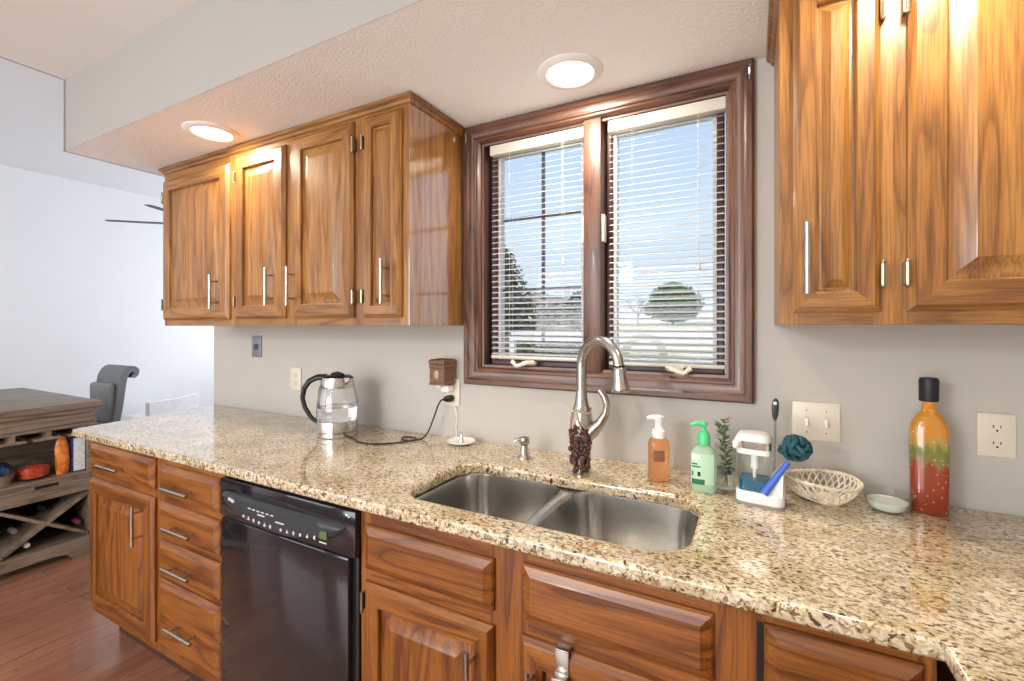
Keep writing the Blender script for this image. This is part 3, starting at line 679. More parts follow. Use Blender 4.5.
g = G(); g.tube([kp(.045, .238), kp(.085, .236), kp(.118, .220), kp(.140, .190), kp(.147, .150), kp(.136, .110), kp(.112, .072), kp(.082, .048)], [.013, .014, .014, .013, .012, .0115, .011, .009], 12, flat=.8)
g.tube([kp(.083, .045), kp(.083, .10), kp(.078, .17), kp(.066, .215)], .0045, 8); g.build('handle', BLACKP, t, smooth=60)
# cord lies on the counter, goes up to the outlet
g = G(); cp = [(kx+.070, ky-.01, .9185), (1.12, -.225, .9180), (1.18, -.250, .9180), (1.25, -.240, .9180), (1.31, -.185, .9180), (1.345, -.115, .9180), (1.352, -.088, .921), (1.365, -.070, .945), (1.385, -.062, 1.00), (1.402, -.055, 1.05), (1.412, -.048, 1.068), (1.425, -.040, 1.072)]
def smooth_path(P, n=6):
    P = [Vector(p) for p in P]; out = []
    for i in range(len(P)-1):
        p0, p1, p2, p3 = P[max(i-1, 0)], P[i], P[i+1], P[min(i+2, len(P)-1)]
        for k in range(n):
            u = k/n; out.append(.5*((2*p1)+(-p0+p2)*u+(2*p0-5*p1+4*p2-p3)*u*u+(-p0+3*p1-3*p2+p3)*u**3))
    return out+[P[-1]]
g.tube(smooth_path(cp), .0032, 8)
g.tube(smooth_path([(1.345, -.112, .9183), (1.31, -.095, .9183), (1.27, -.105, .9183), (1.285, -.135, .9183), (1.33, -.150, .9183)]), .0032, 8)
g.build('cord', BLACKP, t, smooth=60)
g = G(); g.tube([(1.420, -.046, 1.072), (1.432, -.034, 1.072), (1.434, -.012, 1.072)], [.008, .014, .014], 12); g.build('plug', BLACKP, t, smooth=50)

# ---------------------------------------------------------------- wall plates
def plate(name, label, cat, x0, x1, z0, z1, mat, y=-.006):
    t = thing(name, label, cat, ((x0+x1)/2, 0, z0))
    g = G(); g.box(x0, x1, y, -.0005, z0, z1, .003); g.build('plate', mat, t); return t
def duplex(t, cx, cz, y=-.006):
    for s in (-1, 1):
        z = cz+s*.0195; g = G()
        g.prism([(cx+.0165*max(-.82, min(.82, math.cos(a))), z+.0145*math.sin(a)) for a in [2*PI*k/24 for k in range(24)]], y-.002, y+.001)
        o = g.build('receptacle', PLATE, t, smooth=20)
        g = G()
        for q in (-.0065, .0065): g.box(cx+q-.001, cx+q+.001, y-.0023, y-.0015, z-.001, z+.006)
        g.lathe([(.0001, 0), (.0024, 0), (.0024, .0009), (.0001, .0009)], (cx, y-.0015, z-.007), 10, axis='Y'); g.build('slots', DARK, o, smooth=0)
    g = G(); g.ball((cx, y-.0005, cz), .003, 1, (1, .4, 1)); g.build('screw', PLATE, t)
t = plate('wall_plate', 'small dark grey wall plate just under the left wall cabinets', 'wall plate', .124, .207, 1.196, 1.311, GREYM)
g = G(); g.box(.150, .181, -.012, -.006, 1.238, 1.268, .003); g.build('jack', simple('dark_grey_jack', (.06, .065, .08), .4), t)
t = plate('wall_outlet', 'cream wall outlet left of the kettle', 'outlet', .440, .520, 1.041, 1.155, PLATE); duplex(t, .480, 1.098)
t = plate('wall_outlet', 'cream wall outlet behind the wax warmer and the kettle plug', 'outlet', 1.402, 1.468, 1.040, 1.150, PLATE); duplex(t, 1.435, 1.095)
t = plate('wall_outlet', 'cream duplex outlet at the right of the pepper bottle', 'outlet', 2.984, 3.053, 1.045, 1.150, PLATE); duplex(t, 3.0185, 1.097)
t = plate('light_switch', 'cream double light switch plate between the window and the pepper bottle', 'light switch', 2.600, 2.713, 1.043, 1.148, PLATE)
for x in (2.634, 2.679):
    g = G(); g.box(x-.005, x+.005, -.0075, -.006, 1.083, 1.109); fr = g.build('toggle_slot', CREAM, t)
    g = G(); g.rings([[(x-.004, -.007, 1.094), (x+.004, -.007, 1.094), (x+.004, -.007, 1.104), (x-.004, -.007, 1.104)], [(x-.003, -.018, 1.084), (x+.003, -.018, 1.084), (x+.003, -.017, 1.090), (x-.003, -.017, 1.090)]]); g.build('toggle', WHITEP, t)
    for z in (1.066, 1.126):
        g = G(); g.ball((x, -.0065, z), .003, 1, (1, .4, 1)); g.build('screw', BN, t)
# wax warmer plugged in the outlet
t = thing('wax_warmer', 'brown carved plug-in wax warmer on the outlet beside the window', 'wax warmer', (1.416, -.050, 1.128))
def sq(cx, cy, h, z): return [(cx-h, cy-h, z), (cx+h, cy-h, z), (cx+h, cy+h, z), (cx-h, cy+h, z)]
g = G(); cx, cy = 1.416, -.050
g.rings([sq(cx, cy, .037, 1.131), sq(cx, cy, .037, 1.137), sq(cx, cy, .032, 1.142), sq(cx, cy, .032, 1.195), sq(cx, cy, .036, 1.200), sq(cx, cy, .036, 1.208), sq(cx, cy, .034, 1.211)])
for (ax, ay) in ((-1, -1), (1, -1), (1, 1), (-1, 1)): g.tube([(cx+ax*.031, cy+ay*.031, 1.140), (cx+ax*.031, cy+ay*.031, 1.198)], .005, 8)
b = g.build('body', TERRA, t, smooth=20)
g = G(); g.lathe([(.001, .002), (.009, .002), (.012, 0), (.012, -.002)], (cx-.004, cy-.032, 1.172), 8, sy=1.5, axis='Y'); g.build('vent', simple('cream_cutout', (.45, .33, .2), .5), b)
g = G(); g.rings([sq(cx, cy, .035, 1.211), sq(cx, cy, .038, 1.215), sq(cx, cy, .038, 1.226), sq(cx, cy, .029, 1.231), sq(cx, cy, .034, 1.231), sq(cx, cy, .025, 1.224)]); g.build('wax_tray', TERRA, t, smooth=20)
g = G(); g.box(1.405, 1.445, -.048, -.0085, 1.100, 1.128, .006); g.tube([(1.40, -.05, 1.12), (1.41, -.05, 1.132)], .012, 10); g.build('plug', WHITEP, t)
g = G(); g.tube(smooth_path([(1.448, -.012, 1.042), (1.458, -.008, 1.00), (1.452, -.006, .96), (1.456, -.006, .93), (1.452, -.008, .9165)]), .0018, 6); tag(g.build('cable', WHITEP), 'thin white cable hanging from the outlet down to the counter', 'cable')

# ---------------------------------------------------------------- bottles and things right of the sink
def handsoap(c, lab, bodym, capm, name, rx, ry, hb, rot=0., label=None):
    pass
c = (2.262, -.150, CT); x, y, z = c
t = thing('soap_bottle', 'orange foaming hand soap bottle with a white pump, right of the faucet', 'soap bottle', c)
def oval(c, r, sy, z, rot, n=28, p=2.6):
    out = []
    for k in range(n):
        a = 2*PI*k/n; ca, sa = math.cos(a), math.sin(a); q = r*(abs(ca)**(2/p))*(1 if ca > 0 else -1); w_ = r*sy*(abs(sa)**(2/p))*(1 if sa > 0 else -1)
        out.append((c[0]+q*math.cos(rot)-w_*math.sin(rot), c[1]+q*math.sin(rot)+w_*math.cos(rot), c[2]+z))
    return out
g = G(); g.rings([oval(c, r, .8, h, .45) for r, h in ((.026, 0), (.030, .004), (.030, .100), (.029, .112), (.022, .122), (.017, .127))]); bd = g.build('bottle', ORANGE, t, smooth=50)
g = G(); g.rings([[Vector(oval(c, .0305, .8, h, .45)[k])+Vector((0, -.0003, 0)) for k in (18, 19, 20, 21, 22)] for h in (.060, .092)], False, False, closed=False); g.build('label_print', simple('brown_print', (.22, .09, .05), .5, var=0), bd, smooth=60)
g = G(); g.lathe([(.019, .124), (.020, .128), (.020, .146), (.012, .150), (.011, .172), (.014, .176), (.0145, .186), (.001, .188)], c, 24); g.tube([(x+.004, y, z+.181), (x-.018, y-.012, z+.183), (x-.030, y-.018, z+.180)], [.009, .007, .005], 10); g.build('pump', WHITEP, t, smooth=50)

c = (2.385, -.180, CT); x, y, z = c
t = thing('soap_bottle', 'clear hand soap bottle of pale green soap with a bright green pump', 'soap bottle', c)
g = G(); g.rings([oval(c, r, .62, h, .2) for r, h in ((.029, 0), (.032, .004), (.033, .080), (.032, .100), (.025, .115), (.016, .122), (.014, .128))]); bd = g.build('bottle', GREENS, t, smooth=50)
def lab(h0, h1, ks, r, m, nm, dz=0.):
    g = G(); g.rings([[Vector(oval(c, r, .62, h, .2)[k]) for k in ks] for h in (h0, h1)], False, False, closed=False); return g.build(nm, m, bd, smooth=60)
lab(.022, .104, (15, 16, 17, 18, 19, 20, 21, 22, 23, 24), .0334, simple('pale_green_label', (.50, .72, .52), .5, var=0), 'label_panel')
lab(.022, .036, (16, 17, 18, 19, 20, 21), .0337, LABELG, 'label_print'); lab(.074, .078, (16, 17, 18, 19), .0337, LABELG, 'label_print'); lab(.067, .071, (16, 17, 18, 19, 20), .0337, LABELG, 'label_print')
lab(.088, .100, (16, 17, 18, 19, 20), .0337, LABELW, 'label_print'); lab(.044, .056, (16, 17), .0337, LABELG, 'label_print'); lab(.044, .056, (19, 20), .0337, BLACKP, 'label_print')
g = G(); g.lathe([(.0165, .126), (.0165, .148), (.013, .158), (.006, .162), (.005, .174), (.010, .178), (.010, .186), (.001, .188)], c, 20); g.tube([(x, y, z+.182), (x-.020, y-.012, z+.184), (x-.030, y-.018, z+.178)], [.008, .006, .0045], 10); g.build('pump', GREENP, t, smooth=50)

c = (2.436, -.150, CT); x, y, z = c
t = thing('drinking_glass', 'clear narrow glass of water holding an herb sprig', 'glass', c)
g = G(); g.lathe([(.024, 0), (.0255, .003), (.0275, .128), (.0262, .128), (.0242, .008), (.001, .007)], c, 28, cap0=True); g.build('tumbler', THING, t, smooth=50)
g = G(); g.lathe([(.0238, .0085), (.0248, .060), (.001, .060)], c, 28, cap0=True); g.build('water', WATER, t, smooth=50)
t = thing('herb_sprig', 'rosemary-like green herb sprig standing in the narrow glass', 'plant', c)
g = G(); g2 = G(); random.seed(11)
for s in range(3):
    top = (x+random.uniform(-.016, .016), y+random.uniform(-.015, .015), z+random.uniform(.150, .192)); P = smooth_path([(x+.004*s-.004, y, z+.012), (x+random.uniform(-.012, .012), y, z+.09), top], 8)
    g.tube(P, .0013, 6)
    for i, p in enumerate(P[4:]):
        for k in range(5):
            a = random.uniform(0, 2*PI); l = random.uniform(.014, .026); d = Vector((math.cos(a), math.sin(a), random.uniform(.1, .8))).normalized(); u = d.cross(Vector((0, 0, 1))).normalized()*.0036
            q = p+d*l; m = p+d*l*.5; g2.rings([[p, p+Vector((0, 0, .0005)), p-Vector((0, 0, .0005))], [m-u, m+Vector((0, 0, .001)), m+u], [q, q+Vector((0, 0, .0003)), q-Vector((0, 0, .0003))]])
g.build('stem', simple('herb_stem', (.20, .20, .10), .7), t); g2.build('leaves', LEAF, t, smooth=60, stuff=True)

# dish-brush caddy
c = (2.520, -.205, CT); x, y, z = c; rot = -.12
M = Matrix.Translation(c) @ Matrix.Rotation(rot, 4, 'Z')
t = thing('brush_caddy', 'white soap-dispensing brush caddy with a clear tank of blue liquid', 'caddy', c)
def caddyring(x0, x1, y0, y1, r, h): return [(p[0], p[1], h) for p in rrect(x0, x1, y0, y1, r, 6)]
g = G(); g.rings([caddyring(-.056, .054, -.036, .040, .022, h) for h in (0, .007)]); g.xf(M); g.build('foot', simple('grey_rubber_foot', (.28, .27, .25), .6), t)
g = G(); g.rings([caddyring(-.054, .052, -.034, .038, .022, .007), caddyring(-.055, .053, -.035, .039, .022, .030), caddyring(-.053, .051, -.033, .037, .022, .034), caddyring(-.048, .046, -.028, .032, .018, .034)])
g.prism([(.000, .030), (.050, .030), (.051, .095), (.044, .100), (.036, .092)], -.030, .034); g.xf(M); g.build('base', WHITEP, t, smooth=40)
g = G(); g.rings([caddyring(-.050, .022, -.030, .034, .014, h) for h in (.034, .128)]); g.xf(M); tk = g.build('tank', THING, t, smooth=40)
g = G(); g.rings([caddyring(-.048, .020, -.028, .032, .013, h) for h in (.035, .062)]); g.xf(M); g.build('liquid', BLUEL, tk, smooth=40)
g = G(); g.lathe([(.004, .040), (.004, .12)], (-.014, .002, 0), 10); g.lathe([(.009, .085), (.009, .126)], (-.014, .002, 0), 14); g.xf(M); g.build('pump_tube', WHITEP, tk)
g = G(); g.rings([caddyring(-.052, .024, -.033, .037, .015, .126), caddyring(-.053, .025, -.034, .038, .016, .132), caddyring(-.053, .025, -.034, .038, .016, .140)]); g.xf(M); g.build('cap_ring', WHITEP, t, smooth=40)
g = G(); g.rings([caddyring(-.048, .026, -.036, .030, .014, h) for h in (.140, .158)]); g.xf(M); g.build('spout_band', CHROME, t, smooth=40)
g = G(); g.rings([caddyring(-.054, .024, -.034, .037, .020, .158), caddyring(-.056, .025, -.036, .039, .022, .162), caddyring(-.050, .020, -.032, .035, .020, .173), caddyring(-.034, .010, -.020, .022, .015, .177)])
g.tube([(-.045, -.02, .158), (-.052, -.034, .150), (-.052, -.040, .140)], [.010, .009, .006], 10); g.xf(M); g.build('press_top', WHITEP, t, smooth=50)
# brush
t = thing('dish_brush', 'round teal mesh dish scrubber on a blue handle leaning in the caddy', 'dish brush', (x+.03, y-.03, CT+.03))
h0 = Vector((x+.006, y-.043, CT+.038)); h1 = Vector((x+.058, y-.028, CT+.118))
g = G(); g.tube([h0, h0.lerp(h1, .5), h1], [.010, .008, .006], 12); g.build('handle', BLUEP, t, smooth=60)
hc = Vector((x+.071, y-.020, CT+.152)); g = G(); random.seed(5)
g.ball(hc, .027, 2)
for i in range(36):
    a = random.uniform(0, 2*PI); b_ = random.uniform(-1, 1); n_ = Vector((math.sqrt(1-b_*b_)*math.cos(a), math.sqrt(1-b_*b_)*math.sin(a), b_)); u = n_.orthogonal().normalized(); v = n_.cross(u); q = random.uniform(0, PI); w_ = u*math.cos(q)+v*math.sin(q)
    g.tube([hc+n_*.024-w_*.020, hc+n_*.034-w_*.008, hc+n_*.035+w_*.008, hc+n_*.025+w_*.020], [.004, .0065, .0065, .004], 8)
for v in g.bm.verts: v.co = hc+Vector(((v.co-hc).x*.92, (v.co-hc).y*.9, (v.co-hc).z*.78))
g.build('scrubber', TEAL, t, smooth=60)
t = thing('dish_wand', 'grey-handled wand with a clear stem standing behind the brush caddy', 'dish wand', (2.553, -.085, CT))
g = G(); g.tube([(2.553, -.085, CT+.0005), (2.556, -.080, CT+.195)], .0035, 10); g.build('stem', simple('clear_grey_plastic', (.6, .6, .6), .1, trans=.8, var=0), t)
g = G(); hh = [(2.556, -.080, CT+.190), (2.556, -.080, CT+.200), (2.5565, -.079, CT+.220), (2.557, -.078, CT+.238), (2.557, -.078, CT+.248)]; g.tube(hh, [.005, .009, .0115, .0105, .004], 14, flat=.6); hd_ = g.build('grip', simple('charcoal_plastic', (.055, .06, .07), .4), t, smooth=60)
g = G(); g.ball((2.5555, -.087, CT+.236), .005, 2, (1, .5, 1)); g.build('button', WHITEP, hd_)
g = G(); g.lathe([(.001, 0), (.016, 0), (.019, .006), (.019, .028), (.013, .034), (.004, .036)], (2.553, -.085, CT+.0005), 20); g.build('foot', BLUEP, t, smooth=50)

# wicker basket
c = (2.654, -.112, CT+.001); t = thing('wicker_basket', 'small oval open-weave cream wicker basket under the light switch', 'basket', c)
def bp(a, k):
    r = .045+.042*math.sin(k*PI/2)**.9+.008*k*k; zz = .004+.050*k**1.25+.004*math.sin(2*a)
    return Vector((c[0]+.90*r*math.cos(a), c[1]+.78*r*math.sin(a), c[2]+zz))
g = G(); NB = 30
for s in (-1, 1):
    for i in range(NB):
        a0 = 2*PI*i/NB; g.tube([bp(a0+s*k*.42, k) for k in [j/7 for j in range(8)]], .0021, 5, flat=.6)
g.build('weave', BASK, t, smooth=60)
g = G()
for ph in (0, PI): g.tube([bp(a, 1)+Vector((.0022*math.cos(18*a+ph)*math.cos(a), .0022*math.cos(18*a+ph)*math.sin(a), .0022*math.sin(18*a+ph))) for a in [2*PI*k/160 for k in range(161)]], .0027, 6)
g.build('rim', BASK, t, smooth=60)
g = G(); g.tube([bp(a, .02) for a in [2*PI*k/40 for k in range(41)]], .003, 6); g.rings([[bp(a, 0)+Vector((0, 0, dz)) for a in [2*PI*k/32 for k in range(32)]] for dz in (-.0035, .0)]); g.build('bottom', BASK, t, smooth=60)

# glass bowl
c = (2.790, -.112, CT); t = thing('glass_bowl', 'small clear glass bowl holding white cream beside the pepper bottle', 'bowl', c)
g = G(); g.lathe([(.001, 0), (.034, 0), (.039, .006), (.048, .038), (.0505, .044), (.049, .0455), (.0465, .040), (.037, .010), (.033, .005), (.001, .005)], c, 36)
for s in (-1, 1): g.tube([(c[0]+s*.047, c[1]-.012, CT+.042), (c[0]+s*.053, c[1]-.006, CT+.043), (c[0]+s*.053, c[1]+.006, CT+.043), (c[0]+s*.047, c[1]+.012, CT+.042)], .002, 8)
g.build('bowl', THING, t, smooth=60)
g = G(); g.lathe([(.0325, .0055), (.0365, .0110), (.0405, .0240), (.001, .022)], c, 32, cap0=True); g.build('cream', simple('white_cream', (.80, .81, .76), .6), t, smooth=50)

# pepper bottle
c = (2.874, -.085, CT); t = thing('pepper_bottle', 'tall bottle layered orange, green and red peppers with a black wax cap', 'bottle', c)
g = G(); g.rings([oval(c, r, .70, h, -.1, p=3.2) for r, h in ((.031, 0), (.035, .004), (.036, .06), (.037, .14), (.037, .190), (.034, .210), (.026, .228), (.0175, .240), (.0135, .246))]+[oval(c, r, 1, h, -.1, p=2) for r, h in ((.0135, .250), (.0135, .272))]); g.build('bottle', PEPPER, t, smooth=55)
g = G(); g.lathe([(.0175, .266), (.0185, .270), (.0185, .300), (.0190, .314), (.0165, .322), (.001, .324)], c, 24, cap0=True); g.build('cap', WAXB, t, smooth=50)

# ---------------------------------------------------------------- downlights
for (lx, ly, lab_) in ((.588, -.462, 'round recessed ceiling light over the left wall cabinets'), (2.0074, -.1967, 'round recessed ceiling light above the kitchen window'), (2.80, -.50, 'round recessed ceiling light in front of the right wall cabinets')):
    t = thing('recessed_light', lab_, 'ceiling light', (lx, ly, ZL-.02), 'recessed ceiling lights')
    g = G(); g.lathe([(.070, -.005), (.074, -.010), (.094, -.007), (.100, -.002), (.100, -.0005), (.070, -.0005)], (lx, ly, ZL), 40); g.build('trim_ring', TRIMW, t, smooth=40)
    g = G(); g.lathe([(.001, -.0045), (.0695, -.0045), (.0695, -.001), (.001, -.001)], (lx, ly, ZL), 40); g.build('diffuser', EMIT, t, smooth=30)

# ---------------------------------------------------------------- dining room: bar cabinet and its contents
bx = -1.03; by1 = -.235; by0 = -1.745; bxb = -1.50
t = thing('bar_cabinet', 'weathered grey-brown wooden bar cabinet with wine rack at the left edge', 'cabinet', (-1.3, -1.0, 0))
g = G(); g.box(-2.28, bx+.020, by0-.02, by1+.014, .872, .909, .005); g.build('top', BARW, t)
g = G(); g.box(-2.24, bx+.006, by0, by1, .848, .872, .004); g.box(-2.22, bx-.008, by0+.01, by1-.012, .785, .848, .003); g.box(-2.22, bx, by0+.008, by1-.006, .765, .785, .004); g.build('apron', BARW, t)
g = G(); g.box(bxb, bx-.01, by1-.045, by1-.015, .10, .765); g.box(bxb, bx-.01, by0+.015, by0+.045, .10, .765); g.box(bxb, bxb+.02, by0+.045, by1-.045, .10, .765); g.build('side_panel', BARW, t, smooth=0)
g = G(); g.box(bxb+.02, bx, by0+.02, by1-.02, .482, .4945); g.build('shelf', BARW, t, smooth=0)
for a, b in ((-.655, -.272), (-1.05, -.665), (-1.44, -1.06)):
    g = G()
    g.box(bxb+.02, bx-.004, a, b, .378, .481, .004); dr = g.build('tray_drawer', BARW, t, smooth=20)
    g = G(); c_ = (a+b)/2; g.box(bx-.0045, bx-.002, c_-.05, c_+.05, .448, .466, .001); g.build('finger_slot', DARK, dr)
g = G(); g.box(bxb+.02, bx-.004, by0+.045, by1-.045, .090, .105); g.build('bottom_shelf', BARW, t, smooth=0)
# wine rack: two Xs
def plank(g, y0, z0, y1, z1, xa, xb, th=.016):
    d = Vector((0, y1-y0, z1-z0)).normalized(); nrm = Vector((0, -d.z, d.y))*th/2
    g.rings([[(xx, y0+nrm.y, z0+nrm.z), (xx, y1+nrm.y, z1+nrm.z), (xx, y1-nrm.y, z1-nrm.z), (xx, y0-nrm.y, z0-nrm.z)] for xx in (xa, xb)])
for (a, b) in ((-.655, -.272), (-1.05, -.665), (-1.44, -1.06)):
    g = G(); plank(g, a, .112, b, .368, bxb+.03, bx-.008); plank(g, a, .368, b, .112, bxb+.03, bx-.010); g.build('wine_rack', BARW, t, smooth=0)
g = G(); pts = [(by1+.004, 0), (by1+.004, .105), (by0-.004, .105), (by0-.004, 0), (by0+.12, 0)]
ar = [(by0+.12, .0), (by0+.15, .035), (by0+.20, .045), (by1-.20, .045), (by1-.15, .035), (by1-.12, .0)]
g.prism([(by1+.004, 0), (by1+.004, .105), (by0-.004, .105), (by0-.004, 0)]+ar, bx-.004, bx+.010, axis='X')
g.box(bxb, bx-.004, by1-.03, by1+.002, 0, .10); g.box(bxb, bx-.004, by0, by0+.03, 0, .10); g.build('base_rail', BARW, t, smooth=0)
for yy in (-.31, -.455, -.60, -.745, -.89):
    g = G(); g.prism([(yy-.058, .715), (yy+.058, .715), (yy+.054, .727), (yy+.012, .734), (yy+.012, .766), (yy-.012, .766), (yy-.012, .734), (yy-.054, .727)], bxb+.05, bx-.006, axis='X'); g.build('stemware_rail', BARW, t, smooth=20)
g = G(); g.tube([(-2.17, by0+.05, 0), (-2.17, by0+.05, .77)], .03, 4); g.tube([(-2.17, by1-.05, 0), (-2.17, by1-.05, .77)], .03, 4); g.build('leg', BARW, t)
SH = .4947
def bar_item(name, label, cat, y, xo=-.12): return thing(name, label, cat, (bx+xo, y, SH))
# casserole
yc = -.492; xc = bx-.10; t = bar_item('casserole_dish', 'round glass dish of red and orange food with a glass lid on the bar shelf', 'dish', yc, -.10); c = (xc, yc, SH)
g = G(); g.lathe([(.001, 0), (.062, 0), (.070, .01), (.076, .075), (.073, .075), (.067, .012), (.001, .006)], c, 32); g.build('dish', THING, t, smooth=50)
g = G(); g.lathe([(.066, .013), (.071, .060), (.04, .072), (.001, .074)], c, 28, cap0=True); g.build('food', REDF, t, smooth=50)
g = G(); g.lathe([(.078, .076), (.079, .084), (.050, .098), (.012, .104), (.012, .118), (.001, .120)], c, 28); g.build('lid', THING, t, smooth=50)
# snack bag
def pouch(name, label, y, w_, h, m, xo, th=.03, tilt=0.):
    t = bar_item(name, label, 'bag', y, xo); g = G(); rs = []
    for k in range(9):
        u = k/8; hw = w_*(.85+.25*math.sin(PI*u))*(1 if u < .8 else 1-(u-.8)*1.6); tt = th*max(.08, math.sin(PI*min(.98, u*.9+.12)))
        rs.append([(bx+xo+tt*math.cos(a), y+hw*math.sin(a)+tilt*u+.003*math.sin(5*a+k), SH+h*u) for a in [2*PI*j/20 for j in range(20)]])
    g.rings(rs); g.build('pouch', m, t, smooth=60)
    g = G(); g.box(bx+xo-.003, bx+xo+.003, y-w_*.55+tilt, y+w_*.55+tilt, SH+h-.004, SH+h+.012); g.build('sealed_top', m, t)
pouch('snack_bag', 'orange snack bag standing between the glass dish and the dark bag', -.378, .030, .205, ORBAG, -.06, .026, -.006)
pouch('snack_bag', 'dark reddish bag standing behind the white box on the bar shelf', -.345, .030, .195, simple('dark_red_bag', (.20, .05, .04), .4, var=.7, vscale=30), -.13, .022)
t = bar_item('tall_box', 'tall white and dark blue carton at the right end of the bar shelf', 'box', -.300, -.07)
g = G(); g.box(bx-.095, bx-.040, -.344, -.284, SH, SH+.205, .001); b = g.build('carton', BLUEB, t)
g = G(); g.box(bx-.0398, bx-.0385, -.337, -.285, SH+.006, SH+.200); g.build('front_panel', WBOX, b)
t = bar_item('lidded_bowl', 'steel bowl with a shiny dark blue dome at the left edge of the bar shelf', 'bowl', -.645, -.09); c = (bx-.09, -.645, SH)
g = G(); g.lathe([(.001, 0), (.055, 0), (.074, .06), (.077, .062), (.070, .058), (.001, .01)], c, 28); g.build('bowl', simple('tan_bowl', (.35, .28, .2), .4), t, smooth=50)
g = G(); g.lathe([(.070, .062), (.066, .095), (.045, .120), (.001, .130)], c, 28, cap0=True); g.build('dome', simple('dark_blue_gloss', (.03, .05, .12), .1, .4), t, smooth=60)
def wine(label, y, z, foil, col=None, L=.30, tilt=0., xo=-.02):
    t = thing('wine_bottle', label, 'bottle', (bx-.2, y, z), 'bottles lying in the wine rack'); M = Matrix.Translation((bx+xo-.012, y, z)) @ Matrix.Rotation(tilt, 4, 'Z')
    g = G(); g.lathe([(.001, -L), (.034, -L), (.036, -L+.005), (.036, -.125), (.026, -.10), (.0145, -.085), (.0135, -.040)], (0, 0, 0), 20, axis='X'); g.xf(M); g.build('body', col or DGLASS, t, smooth=50)
    g = G(); g.lathe([(.0142, -.055), (.0142, -.004), (.012, 0), (.0001, 0)], (0, 0, 0), 18, axis='X'); g.xf(M); g.build('foil', foil, t, smooth=50)
GOLDF = simple('silver_foil', (.5, .5, .5), .3, .8)
wine('wine bottle with red-brown foil at the right side of the wine rack', -.318, .192, MAROON)
wine('wine bottle with silver foil at the left side of the wine rack', -.585, .240, GOLDF)
wine('dark wine bottle at the top of the wine rack, between the planks', -.463, .318, BLACKP, xo=-.06)
wine('turquoise bottle lying low in the wine rack', -.535, .143, simple('white_cap', (.7, .72, .7), .4), TEALB)

# dining chairs
t = thing('dining_chair', 'grey upholstered dining chair with a scrolled back beyond the bar cabinet', 'chair', (-2.2, .12, 0))
g = G(); prof = [(.300, .56), (.325, .70), (.340, .82), (.350, .90), (.362, .955), (.385, .995), (.415, 1.010), (.440, .995), (.445, .968), (.430, .950), (.415, .955)]
rs = []
for (yy, zz), (ny, nz) in zip(prof, [(-1, .1)]*3+[(-1, .2), (-.9, .45), (-.5, .85), (.1, 1), (.9, .4), (.9, -.4), (.2, -.9), (-.4, -.5)]):
    pass
path = smooth_path([(0, a, b) for a, b in prof], 3); left = []
th = .024
for i, p in enumerate(path):
    d = (path[min(i+1, len(path)-1)]-path[max(i-1, 0)]).normalized(); nn = Vector((0, -d.z, d.y))
    q = th*(1 if i < len(path)-8 else .7); rs.append([(-2.38, *(p+nn*q)[1:]), (-2.02, *(p+nn*q)[1:]), (-2.02, *(p-nn*q)[1:]), (-2.38, *(p-nn*q)[1:])])
g.rings(rs); g.build('backrest', GREYF, t, smooth=50)
g = G(); g.box(-2.35, -2.05, .262, .315, .58, .90, .022, 4); g.build('back_cushion', simple('light_grey_upholstery', (.27, .28, .29), .85), t)
g = G(); g.box(-2.40, -2.00, -.08, .31, .50, .585, .02, 3); g.build('seat', GREYF, t)
for sx_ in (-2.37, -2.03):
    for sy_ in (-.08, .29):
        g = G(); g.tube([(sx_, sy_, .505), (sx_, sy_+(.03 if sy_ > 0 else 0), 0)], [.024, .017], 4); g.build('leg', simple('dark_leg', (.05, .035, .03), .4), t)
t.rotation_euler.z = R(3); t.location = (-2.22, .055, .0)
t = thing('dining_chair', 'low white upholstered chair back near the far white wall', 'chair', (-2.85, 1.0, 0))
g = G(); rs = []
for k in range(5):
    u = k/4; yy = .79+.47*u; top = .615-.015*math.sin(PI*u)+.030*u; rs.append([(-2.86, yy, .10), (-2.79, yy, .10), (-2.79, yy, top-.02), (-2.80, yy, top), (-2.85, yy, top), (-2.86, yy, top-.02)])
bmesh.ops.bevel(g.rings(rs).bm, geom=g.bm.edges[:], offset=.012, segments=2, affect='EDGES'); g.build('backrest', WHITEF, t, smooth=70)
g = G(); g.box(-3.3, -2.86, .80, 1.24, .10, .44, .03, 3); g.build('seat', WHITEF, t)
for (a, b) in ((-3.26, .84), (-3.26, 1.20), (-2.84, .84), (-2.84, 1.20)):
    g = G(); g.tube([(a, b, 0), (a, b, .12)], .02, 6); g.build('leg', simple('pale_leg', (.5, .45, .4), .5), t)
# ceiling fan
hx, hy, hz = -1.45, .70, 2.20
t = thing('ceiling_fan', 'dark-bladed ceiling fan in the dining room, partly hidden by the wall cabinet', 'ceiling fan', (hx, hy, hz))
g = G(); g.lathe([(.001, -.06), (.06, -.05), (.09, -.01), (.09, .06), (.05, .08), (.015, .09), (.013, .54), (.05, .56), (.06, .5995)], (hx, hy, hz), 24); g.build('motor', BN, t, smooth=50)
for k in range(5):
    a = R(-137.5+k*70.0) if k < 2 else R(-137.5+k*72); u = Vector((math.cos(a), math.sin(a), 0)); v = Vector((-u.y, u.x, 0)); g = G()
    o_ = Vector((hx, hy, hz)); L = .78 if k == 0 else .66
    g.rings([[o_+u*r-v*w_-Vector((0, 0, .003)), o_+u*r+v*w_-Vector((0, 0, .003)), o_+u*r+v*w_+Vector((0, 0, .003)), o_+u*r-v*w_+Vector((0, 0, .003))] for r, w_ in ((.085, .02), (.16, .022), (.20, .032), (L-.03, .024), (L, .018))]); g.build('blade', FAND, t, smooth=30)

